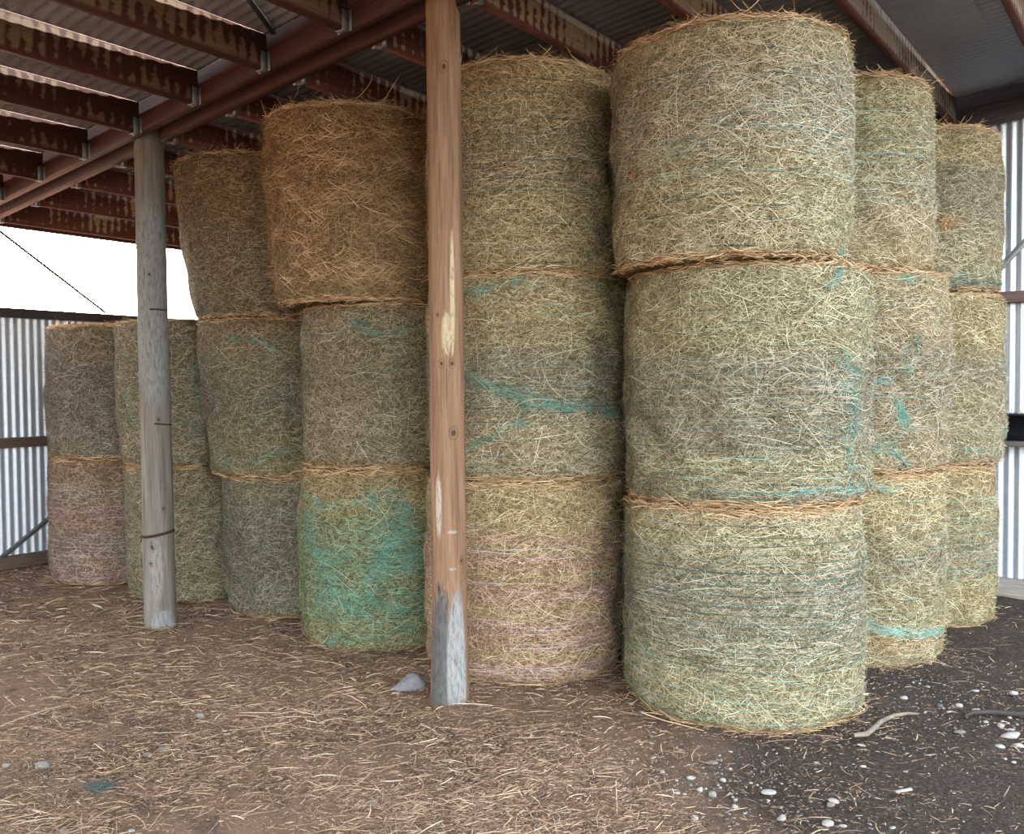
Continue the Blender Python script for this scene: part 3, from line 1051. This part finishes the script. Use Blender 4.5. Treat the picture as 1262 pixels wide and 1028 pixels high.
        m_ = len(P0)
        cv = -nrm * (L ** 2 * .30)[:, None] + g.normal(0, .006, (m_, 3))
        if end == 0 and bl.i == 0:
            P0[:, 2] = np.maximum(P0[:, 2], .012)
        parts.append(ribbons3d(P0, D, L, nrm, g.uniform(.002, .0042, m_), cv, 4))
    if top_of_stack:     # stalks standing up along the silhouette
        n = int(240 * sc) if key != ('C', 2) else 260
        a = bl.a0 + g.uniform(-PI, PI, n)
        P0 = bl.surf(a, np.full(n, bl.h - .015), g.normal(-.02, .025, n))
        nrm = np.stack([np.cos(a), np.sin(a), 0 * a], -1)
        tang = np.stack([-np.sin(a), np.cos(a), 0 * a], -1)
        D = tang * g.choice([-1, 1], (n, 1)) + nrm * g.normal(0, .35, (n, 1)) + np.array([0, 0, 1.0]) * np.abs(g.normal(.25, .45, (n, 1)))
        L = g.uniform(.05, .17, n)
        Dn = D / np.linalg.norm(D, axis=1, keepdims=True)
        P0 = P0 + Dn * (L * .42)[:, None]
        parts.append(ribbons3d(P0, D, L, nrm + g.normal(0, .3, (n, 3)), g.uniform(.0022, .004, n), g.normal(0, .014, (n, 3)), 5))
        # matted straw on the top face
        n = int(700 * sc)
        rr = bl.r * np.sqrt(g.random(n)) * .97
        a = g.uniform(-PI, PI, n)
        P0 = np.stack([rr * np.cos(a) + bl.lean[0] * .5, rr * np.sin(a), bl.h + g.uniform(.002, .03, n)], -1)
        for (nx, ny, lim, zlo, zhi) in bl.nb:
            d = P0[:, 0] * nx + P0[:, 1] * ny
            P0[:, :2] -= np.array([nx, ny])[None] * np.maximum(d - lim + .04, 0)[:, None]
        D = g.normal(0, 1, (n, 3)) * np.array([1, 1, .15])
        parts.append(ribbons3d(P0, D, g.uniform(.06, .18, n), np.tile(np.array([[.1, .1, 1.0]]), (n, 1)), g.uniform(.002, .004, n), g.normal(0, .008, (n, 3))))
    if shaggy:      # hanging tufts where the wrap is gone
        n = 1500
        tc = g.uniform(-1.3, 1.3, 46), g.uniform(.15, 1.15, 46)
        k = g.integers(0, 46, n)
        a = bl.a0 + tc[0][k] + g.normal(0, .07, n)
        z = np.clip(tc[1][k] + g.normal(0, .035, n), .05, bl.h - .03)
        P0 = bl.surf(a, z, np.abs(g.normal(.012, .014, n)))
        nrm = np.stack([np.cos(a), np.sin(a), 0 * a], -1)
        tang = np.stack([-np.sin(a), np.cos(a), 0 * a], -1)
        D = tang + nrm * g.normal(0, .18, (n, 1)) + np.array([0, 0, 1.0]) * g.normal(-.1, .6, (n, 1))
        L = g.uniform(.06, .2, n)
        parts.append(ribbons3d(P0, D, L, nrm, g.uniform(.002, .004, n), -nrm * (L ** 2 * .3)[:, None] + g.normal(0, .012, (n, 3)), 5))
        # long stalks sticking out at the rim
        ends = [(-1.25, .0), (-1.35, -.3), (-1.2, .2), (-.6, .1), (.35, .1), (.75, -.2), (.9, .1), (.1, .2)]
        a = bl.a0 + np.array([e[0] for e in ends])
        n = len(a)
        nrm = np.stack([np.cos(a), np.sin(a), 0 * a], -1)
        P0 = bl.surf(a, np.full(n, bl.h - .02), .03) + np.array([0, 0, .08])
        D = np.stack([g.normal(0, .5, n), g.normal(0, .3, n), np.abs(g.normal(.6, .3, n))], -1)
        parts.append(ribbons3d(P0, D, g.uniform(.22, .36, n), nrm, np.full(n, .0045), g.normal(0, .03, (n, 3)), 8))
    v_, q_, _ = merge(parts)
    link('straw_rim', mesh_np('straw_rim', v_, q_), RIM_MAT, root)['kind'] = 'stuff'
    # net wrap
    by = {}
    for (za, zb, sp, m, share) in NETS.get(key, []):
        for zk in np.arange(za, min(zb, bl.h - .03), sp):
            nseg = 11
            edges = np.linspace(-1.85, 1.85, nseg + 1) + g.uniform(-.1, .1, nseg + 1)
            ph = g.uniform(0, 7, 3)
            zk2 = zk + g.normal(0, .003)
            for s_ in range(nseg):
                if g.random() > share:
                    continue
                t_ = np.linspace(edges[s_], edges[s_ + 1], 10)
                zz = zk2 + .005 * np.sin(1.3 * t_ + ph[0]) + .0016 * np.sin(9 * t_ + ph[1]) + .008 * t_ * math.sin(ph[2])
                wdt = g.uniform(.0021, .0035) * (1 if m is not PALE else .8)
                ofs = (.0105 if m is not TEAL_P else .0085) + (.006 if key in (('B', 2), ('A', 0)) and m is TEAL_D else 0) + .0035 * np.sin(23 * t_ + ph[1])
                A_ = bl.surf(bl.a0 + t_, zz + wdt / 2, ofs)
                B_ = bl.surf(bl.a0 + t_, zz - wdt / 2, ofs)
                vs_ = np.stack([A_, B_], 1).reshape(-1, 3)
                b_ = np.arange(9) * 2
                by.setdefault(m.name, [m, []])[1].append((vs_, np.stack([b_, b_ + 1, b_ + 3, b_ + 2], -1)))
    for (path, spread, cnt_, m) in BLOT.get(key, []):
        pth = np.array(path, float)
        seg = np.concatenate([[0], np.cumsum(np.hypot(np.diff(pth[:, 0] * DEG * bl.r), np.diff(pth[:, 1])))])
        cnt_ = int(cnt_ * .62)
        s_ = g.uniform(0, seg[-1], cnt_)
        pa = np.interp(s_, seg, pth[:, 0]) * DEG
        pz = np.interp(s_, seg, pth[:, 1])
        e = .02
        da = (np.interp(s_ + e, seg, pth[:, 0]) - np.interp(s_ - e, seg, pth[:, 0])) * DEG * bl.r
        dz = np.interp(s_ + e, seg, pth[:, 1]) - np.interp(s_ - e, seg, pth[:, 1])
        ang = np.arctan2(dz, da)
        sp2 = spread * (.6 + .6 * np.abs(np.sin(s_ * 11)))
        pa = pa + g.normal(0, 1, cnt_) * sp2 / bl.r
        pz = np.clip(pz + g.normal(0, 1, cnt_) * sp2, .01, bl.h - .01)
        wide = spread > .03
        ph_ = np.where(g.random(cnt_) < (.45 if wide else .85), ang + g.normal(0, .25, cnt_), g.normal(0, .5, cnt_))
        L_ = g.uniform(.03, .13, cnt_)
        r_ = chart_ribbons(bl, bl.a0 + pa, pz, ph_, L_, g.uniform(.0014, .0032, cnt_), g.uniform(.005, .012, cnt_), g.normal(0, .002, cnt_), 4, g.normal(0, .12, cnt_))
        by.setdefault(m.name, [m, []])[1].append((r_[0], r_[1]))
    if by:
        mats, parts, idx = [], [], []
        for m, pr in by.values():
            for p_ in pr:
                parts.append(p_)
                idx.append(np.full(len(p_[1]), len(mats), np.int32))
            mats.append(m)
        v_, q_, _ = merge(parts)
        me = mesh_np('net_wrap', v_, q_)
        for m in mats:
            me.materials.append(m)
        me.polygons.foreach_set('material_index', np.concatenate(idx))
        o = link('net_wrap', me, None, root)
        o['kind'] = 'stuff'
        o['label'] = 'lilac-white net threads' if mats[0] is PALE else 'blue-green net threads'

# rust-brown hay knot on the highest right-hand bale and dark tufts
def tuft(key, deg, z, spread, n, mat, name):
    bl = ALL[key]
    g = bl.g
    a = bl.a0 + deg * DEG + g.normal(0, spread / bl.r, n)
    zz = z + g.normal(0, spread * .8, n)
    r_ = chart_ribbons(bl, a, zz, g.uniform(-1.5, 1.5, n), g.uniform(.02, .06, n), g.uniform(.003, .005, n), g.uniform(.01, .018, n), g.uniform(0, .01, n))
    par = [o for o in col.objects if o.get('label') == SPEC[key][2]][0]
    o = link(name, mesh_np(name, r_[0], r_[1]), mat, par)
    o['kind'] = 'stuff'
    return o


M_RUSTHAY = straw_mat('rust_brown_hay', (.95, .78, .64), None, RAMP_BROWN)
tuft(('H', 2), 20, .47, .030, 90, M_RUSTHAY, 'brown_hay_patch')['label'] = 'rust-brown hay patch'
tuft(('A', 2), -47, .46, .014, 50, M_RUSTHAY, 'brown_hay_patch')['label'] = 'small rust-brown hay patch'

# ------------------------------------------------------------------ straw litter on the floor
g = np.random.default_rng(99)


def occupied(x, y, m=0.0):
    o_ = np.zeros(len(x), bool)
    for k in BALES:
        X, Y, r = BALES[k][0][:3]
        o_ |= (x - X) ** 2 + (y - Y) ** 2 < (r - .05 + m) ** 2
    o_ |= (x - cp0[0]) ** 2 + (y - cp0[1]) ** 2 < .10 ** 2
    o_ |= (x - lp0[0]) ** 2 + (y - lp0[1]) ** 2 < .11 ** 2
    return o_


def patch_noise(x, y):
    return (np.sin(1.7 * x + .6) * np.sin(2.1 * y + 1.0) + .6 * np.sin(4.3 * x - 2.7 * y) + .45 * np.sin(7.7 * y + 3.1 * x + 1) + .35 * np.sin(11 * x + 6 * y)) / 1.6


def litter_points(n):
    yy = 1 / g.uniform(1 / 9.2, 1 / 2.75, n)
    xx = g.uniform(-.66, .66, n) * yy
    dens = np.clip(1 - ss(xx + .25 * patch_noise(xx * 1.3, yy), .15, 1.15), .10, 1)
    dens = dens * np.clip(.70 + .55 * patch_noise(xx, yy), .12, 1)
    # straw gathered against the feet of the bales and by the pole
    for k in 'ABCDG':
        X, Y, r = BALES[k][0][:3]
        d = np.hypot(xx - X, yy - Y) - r
        dens = np.maximum(dens, (.55 if k in 'BCD' else .32) * (1 - ss(d, .0, .22)))
    vv_ = xx * V[0] + yy * V[1]
    uu_ = xx * U[0] + yy * U[1]
    keep = (g.random(n) < dens) & ~occupied(xx, yy) & (vv_ < 9.1) & (uu_ < 8.0)
    return xx[keep], yy[keep]


def litter(n, l_med, l_sig, lmin, lmax, w0, w1, zoff, tilt):
    x, y = litter_points(n)
    n = len(x)
    th = np.where(g.random(n) < .55, g.normal(.35, .55, n), g.uniform(0, PI, n))
    L = np.exp(g.normal(math.log(l_med), l_sig, n)).clip(lmin, lmax) * np.clip(y / 4.5, .9, 1.6)
    D = np.stack([np.cos(th), np.sin(th), g.normal(0, tilt, n)], -1)
    P0 = np.stack([x, y, ground_z(x, y) + .006 + g.uniform(*zoff, n) + np.abs(D[:, 2]) * L * .3], -1)
    nrm = np.stack([g.normal(0, .35, n), g.normal(-.25, .35, n), np.ones(n)], -1)
    return ribbons3d(P0, D, L, nrm, g.uniform(w0, w1, n) * np.clip(y / 4, .9, 2), np.stack([g.normal(0, .06, n) * L, g.normal(0, .06, n) * L, -np.abs(g.normal(0, .03, n)) * L], -1), 4)


M_LITTER = straw_mat('trampled_straw', (1, 1, 1), None,
                     [(0, (.075, .045, .027)), (.3, (.24, .147, .09)), (.65, (.42, .28, .175)), (.9, (.62, .45, .29)), (1, (.78, .63, .45))])
parts = [litter(240000, .016, .5, .006, .05, .0012, .003, (0, .010), .14), litter(34000, .06, .45, .03, .2, .002, .004, (.002, .022), .12), litter(1900, .15, .4, .1, .36, .003, .005, (.008, .03), .07)]
v_, q_, _ = merge(parts)
o = link('straw_litter', mesh_np('straw_litter', v_, q_), M_LITTER)
tag(o, 'trampled brown straw litter covering the dirt floor', 'straw')
o['kind'] = 'stuff'

# ------------------------------------------------------------------ stones
def stone_mesh(seed, sub=3):
    rr = np.random.default_rng(seed)
    import bmesh
    bm = bmesh.new()
    bmesh.ops.create_icosphere(bm, subdivisions=sub, radius=1)
    ks = [(rr.normal(0, 1, 3) * s, rr.uniform(0, 7), a_) for s, a_ in ((1.2, .12), (1.6, .10), (2.4, .06), (3.4, .035), (5, .02))]
    for v in bm.verts:
        p = np.array(v.co)
        k = 1 + sum(a_ * math.sin(p @ kv + ph) for kv, ph, a_ in ks)
        v.co = Vector(p * k)
    me = bpy.data.meshes.new('pebble')
    bm.to_mesh(me)
    bm.free()
    me.polygons.foreach_set('use_smooth', np.ones(len(me.polygons), bool))
    return me


def stone_mat(name, c):
    t = NT(name)
    p = t.coord()
    n = t.noise(p, 2.2, 5, .65)
    n2 = t.noise(p, 14, 3, .6)
    cc = t.mix(1.0, t.ramp(n, [(.3, .75), (.7, 1.2)]), c, 'MULTIPLY')
    cc = t.mix(t.math('MULTIPLY', t.smooth(n2, .55, .7), .35), cc, (.16, .13, .105))
    return t.base(cc, .75)


ST_MATS = [stone_mat('river_stone_grey', (.25, .235, .212)), stone_mat('river_stone_pale', (.36, .338, .305)), stone_mat('river_stone_dark', (.12, .115, .11)), stone_mat('river_stone_tan', (.20, .17, .14))]
ST_MESH = []
for k in range(8):
    for m in range(4):
        me = stone_mesh(40 + k)
        me.materials.append(ST_MATS[m])
        ST_MESH.append(me)
STONES = [(0.895,3.94,5.0,1.9),(0.836,3.887,2.9,1.6),(0.766,3.791,4.3,2.5),(0.783,3.685,3.5,2.5),(0.825,3.635,3.7,3.7),(0.762,3.915,4.7,1.3),(0.652,3.852,2.6,3.9),(0.637,4.004,3.0,1.6),(0.667,4.258,2.9,2.9),(0.654,4.174,2.2,1.7),(0.682,3.661,3.0,1.7),(0.711,3.653,2.5,1.2),(0.901,3.771,3.0,2.0),(0.89,3.523,3.3,2.6),(0.909,3.591,2.4,1.2),(0.711,3.441,3.2,3.0),(1.063,3.646,6.6,2.2),(1.04,3.576,1.7,1.2),(0.914,3.469,1.6,1.2),(1.047,3.417,4.6,2.5),(1.306,3.566,4.8,1.7),(1.281,3.529,4.3,2.6),(1.214,3.376,6.4,2.5),(1.269,3.365,3.4,1.6),(1.263,3.411,2.7,0.9),(1.533,3.944,1.9,1.3),(1.565,3.918,3.2,1.8),(1.463,3.967,1.6,1.1),(1.726,3.85,3.1,1.0),(1.381,3.384,1.4,2.0),(1.453,3.354,3.4,1.8),(2.121,4.755,4.5,3.2),(2.365,4.647,4.1,3.4),(2.416,4.563,4.9,4.0),(2.4,4.219,10.8,3.4),(2.373,4.104,6.9,2.8),(2.272,4.087,5.5,2.5),(2.424,4.35,4.4,4.1),(2.45,4.308,4.3,1.4),(2.19,4.287,6.6,2.0),(2.382,4.414,2.7,2.1),(2.422,4.405,1.5,1.2),(2.748,4.808,5.8,3.6),(2.569,4.87,4.9,1.3),(2.265,4.651,3.7,2.2),(2.272,4.57,3.1,1.5),(2.229,3.965,1.9,1.6),(2.252,3.934,2.4,1.3),(2.289,4.012,2.2,0.8),(1.004,4.059,2.2,1.4),(2.525,4.522,2.7,1.5),(2.533,4.468,3.0,1.5),(0.873,3.706,1.7,1.2),(1.016,3.746,2.0,1.3),(1.036,3.725,1.5,1.3),(2.34,4.946,3.0,1.7),(2.293,5.026,1.7,1.4),(1.655,4.158,4.5,1.1),(1.548,4.167,2.0,1.1),(0.498,4.086,3.0,1.7),(0.322,4.031,2.0,1.7),(0.264,3.955,1.9,2.2),(-0.173,4.478,2.7,3.0),(-0.588,3.603,4.0,2.6),(-0.553,3.669,2.7,2.2),(-0.45,3.365,4.7,1.6),(-0.425,3.466,2.5,1.9),(-0.214,3.348,2.7,1.0),(-0.313,3.345,2.7,1.0),(0.077,3.425,2.1,1.7),(0.126,3.389,1.4,1.0),(0.162,3.394,4.1,1.5),(-0.04,3.373,1.9,1.2),(-1.017,5.309,6.5,1.6),(-0.912,5.348,3.3,1.6),(-0.84,5.123,4.7,1.9),(-2.142,3.955,7.7,3.6),(-1.678,4.159,5.6,3.0),(-1.72,4.088,5.0,3.0),(-2.526,4.612,3.9,2.5),(-2.399,4.572,2.2,1.4),(-2.248,4.397,2.4,1.9),(-1.962,4.211,2.3,1.5),(-1.57,4.043,2.7,1.7),(-1.645,4.575,5.0,3.4),(-1.508,3.685,2.5,1.6),(-2.315,3.969,4.4,2.9),(-1.747,3.368,3.1,2.1),(-1.486,3.376,2.5,1.9),(-1.614,3.454,2.7,1.7),(-1.395,3.627,2.9,1.1)]
UNIQUE = {16: 'long pale stone lying at the right end of the stone patch before the foremost stack', 19: 'smooth pale egg-shaped stone below the stone patch before the foremost stack',
          0: 'flat grey stone at the back edge of the stone patch before the foremost stack', 4: 'squarish tan-grey stone in the middle of the stone patch before the foremost stack',
          20: 'thin flat stone touching the back of a rounder pale stone, mid front dirt', 21: 'round pale stone with a thin flat one behind it, mid front dirt',
          22: 'long pale stone nearest the bottom edge, in front of the touching pair', 30: 'pale stone at the bottom edge, rightmost of the near front stones',
          34: 'largest long flat stone, at the right edge beside the dark stick', 35: 'long flat stone at the right edge, just below the largest one', 36: 'pale wedge-shaped stone left of the two long stones at the right edge',
          37: 'upright pale stone just below the dark stick at right', 33: 'rounded pale stone just above the dark stick at right', 31: 'lone egg-shaped stone by the ground bale with the teal band',
          39: 'flat dull stone left of the dark stick, alone on bare dirt', 42: 'pale stone at the far right edge, behind the other right-hand stones', 26: 'small pale stone alone on the dirt in front of the twig',
          62: 'small grey stone on the straw in front of the brown pole', 76: 'bluish-grey stone on the straw at the far left of the floor', 77: 'grey stone half sunk in the straw, back one of a touching pair at left',
          78: 'grey stone half sunk in the straw, front one of a touching pair at left', 84: 'broad grey stone on the left floor in front of the leaning stack', 73: 'pale flat stone on bare dirt before the teal-blotched bale',
          63: 'brown-grey stone on straw near the bottom, centre-left', 65: 'grey stone at the bottom edge under the brown pole'}


def add_stone(x, y, w_, h_, mesh, label, group, rot):
    o_ = bpy.data.objects.new('pebble', mesh)
    col.objects.link(o_)
    a_ = w_ / 200 * .92
    c_ = min(h_ / 200 * .95, a_ * .9) * .85
    b2 = (a_ + c_) * .5
    o_.scale = (a_, b2, c_)
    o_.rotation_euler = (g.normal(0, .12), g.normal(0, .12), rot)
    o_.location = (x, y + b2 * .4, float(ground_z(x, y)) + c_ * .45)
    tag(o_, label, 'stone', group)
    return o_


for k, (x, y, w_, h_) in enumerate(STONES):
    if k < 31 and x < 1.12:
        lab, grp = 'small grey pebble in the stone patch in front of the foremost stack', 'pebbles in the stone patch before the foremost stack'
    elif x > 1.9:
        lab, grp = 'small pale pebble among the stones around the dark stick at right', 'pebbles around the dark stick at right'
    elif x > 1.1:
        lab, grp = 'small pale pebble scattered on the bare dirt at front right', 'pebbles on the bare front dirt'
    elif y > 5:
        lab, grp = 'small pale pebble on bare dirt before the teal-blotched bale', 'pebbles before the teal-blotched bale'
    elif x < -1.2:
        lab, grp = 'small dull pebble among the straw on the left floor', 'pebbles in the straw on the left'
    else:
        lab, grp = 'small dull pebble among the straw in the middle foreground', 'pebbles in the straw of the foreground'
    mi = 1 if x > .55 else 0
    if g.random() < .3:
        mi = int(g.integers(0, 4))
    add_stone(x, y, w_, h_, ST_MESH[(k % 8) * 4 + mi], UNIQUE.get(k, lab), grp, g.normal(0, .25))
# more, smaller ones in the same two patches
for (cx_, cy_, sx, sy, n, lab, grp) in ((.86, 3.78, .15, .16, 42, 'small grey pebble in the stone patch in front of the foremost stack', 'pebbles in the stone patch before the foremost stack'),
                                      (2.45, 4.55, .22, .32, 60, 'small pale pebble among the stones around the dark stick at right', 'pebbles around the dark stick at right')):
    for k in range(n):
        x, y = g.normal(cx_, sx), g.normal(cy_, sy)
        if bool(occupied(np.array([x]), np.array([y]), .04)[0]) or y < 2.9 or x / y > .585:
            continue
        s_ = g.uniform(.9, 2.2)
        add_stone(x, y, s_, s_ * .6, ST_MESH[int(g.integers(0, 32))], lab, grp, g.uniform(0, 3))

# fine gravel: nobody could count it
n = 2600
x = np.concatenate([g.normal(.86, .3, 500), g.normal(2.3, .5, 1200), g.uniform(.6, 2.9, n - 1700)])
y = np.concatenate([g.normal(3.75, .3, 500), g.normal(4.7, .6, 1200), g.uniform(2.9, 6.8, n - 1700)])
ok = ~occupied(x, y, .02) & (y > 2.8)
x, y = x[ok], y[ok]
n = len(x)
s_ = g.uniform(.0025, .0075, n)
octv = np.array([(1, 0, 0), (0, 1, 0), (-1, 0, 0), (0, -1, 0), (0, 0, .7), (0, 0, -.7)], float)
rot = g.uniform(0, 6.3, n)
cR, sR = np.cos(rot), np.sin(rot)
ov = octv[None] * (s_[:, None, None] * g.uniform(.7, 1.3, (n, 6, 1)))
vx = ov[..., 0] * cR[:, None] - ov[..., 1] * sR[:, None] + x[:, None]
vy = ov[..., 0] * sR[:, None] + ov[..., 1] * cR[:, None] + y[:, None]
vz = ov[..., 2] + (ground_z(x, y) + s_ * .4)[:, None]
tri = np.array([(0, 1, 4), (1, 2, 4), (2, 3, 4), (3, 0, 4), (1, 0, 5), (2, 1, 5), (3, 2, 5), (0, 3, 5)])
tt = (tri[None] + (np.arange(n) * 6)[:, None, None]).reshape(-1, 3)
t = NT('fine_gravel')
gg = t.n('ShaderNodeNewGeometry')
M_GRAVEL = t.base(t.ramp(gg.outputs['Random Per Island'], [(0, (.05, .042, .035)), (.6, (.13, .118, .106)), (1, (.32, .30, .28))]), .85)
o = link('gravel', mesh_np('gravel', np.stack([vx, vy, vz], -1).reshape(-1, 3), np.zeros((0, 4), int), tris=tt), M_GRAVEL)
tag(o, 'fine grey gravel strewn over the bare dirt at right', 'gravel')
o['kind'] = 'stuff'

# pointed grey rock by the brown pole
me = stone_mesh(77, 4)
co_ = np.empty(len(me.vertices) * 3)
me.vertices.foreach_get('co', co_)
co_ = co_.reshape(-1, 3)
k = (co_[:, 0] + 1) / 2
co_[:, 1] *= .35 + .75 * np.clip(k, 0, 1)
co_[:, 2] *= .30 + .85 * np.clip(k, 0, 1) ** 1.2
me.vertices.foreach_set('co', co_.ravel())
me.update()
me.materials.append(stone_mat('blue_grey_rock', (.20, .197, .20)))
o = bpy.data.objects.new('rock', me)
col.objects.link(o)
o.scale = (.085, .075, .062)
o.rotation_euler = (0, -.18, .45)
o.location = (-.61, 4.99, .028)
tag(o, 'pointed grey rock on the floor left of the brown pole\'s foot', 'rock')

# twig, dark stick, wood chip, net scrap
M_TWIG = painted_timber_mat('grey_brown_twig', (.20, .165, .125))
pz = .018
pts = [(1.637, 4.218, pz), (1.70, 4.222, pz + .004), (1.735, 4.25, pz + .012), (1.815, 4.336, pz + .02), (1.87, 4.39, pz + .016), (1.93, 4.44, pz + .012), (2.009, 4.473, pz + .01), (2.077, 4.494, pz)]
me = tube_mesh('twig', pts, [.010, .013, .013, .012, .011, .010, .008, .005], 9)
tag(link('twig', me, M_TWIG), 'bent pale twig on the dirt right of the foremost stack', 'twig')
pts = [(2.30, 4.47, .012), (2.36, 4.50, .02), (2.466, 4.497, .022), (2.58, 4.47, .02), (2.75, 4.46, .015)]
me = tube_mesh('stick', pts, [.006, .012, .014, .013, .012], 8)
tag(link('stick', me, painted_timber_mat('dark_stick_bark', (.05, .042, .04))), 'dark stick among the stones at the right edge of the floor', 'stick')
me, Mx = beam_mesh('wood_chip', (1.585, 3.632, .012), (1.66, 3.652, .014), .017, .009, bev=.003)
o = link('wood_chip', me, simple_mat('pale_wood', (.36, .33, .29), .8, 0, .15, 60))
o.matrix_basis = Mx
tag(o, 'pale wood chip on the bare dirt at front right', 'wood chip')
pts = [(.66, 4.53, .022), (.75, 4.43, .02), (.83, 4.36, .022), (.93, 4.29, .018)]
me = tube_mesh('straw_stalk', pts, .0028, 5)
tag(link('straw_stalk', me, simple_mat('golden_stalk', (.55, .42, .22), .7, 0, .15, 50)), 'long golden straw stalk lying along the foot of the foremost stack', 'straw stalk')
n = 110
P0 = np.stack([-1.765 + g.normal(0, .025, n), 3.717 + g.normal(0, .025, n), g.uniform(.012, .03, n)], -1)
th = g.normal(.5, .5, n)
vv, qq = ribbons3d(P0, np.stack([np.cos(th), np.sin(th), g.normal(0, .15, n)], -1), g.uniform(.03, .09, n), np.tile(np.array([[0, -.4, 1.0]]), (n, 1)), g.uniform(.002, .004, n), g.normal(0, .01, (n, 3)))
tag(link('net_scrap', mesh_np('net_scrap', vv, qq), net_mat('faded_teal_scrap', (.085, .105, .098))), 'small scrap of faded teal net on the straw floor at left', 'net scrap')

# ------------------------------------------------------------------ view
vs_ = scene.view_settings
vs_.view_transform = 'Standard'
vs_.look = 'None'
vs_.exposure = 1.5
vs_.gamma = 1.0
vs_.use_curve_mapping = False
scene.cycles.max_bounces = 8
scene.cycles.diffuse_bounces = 5
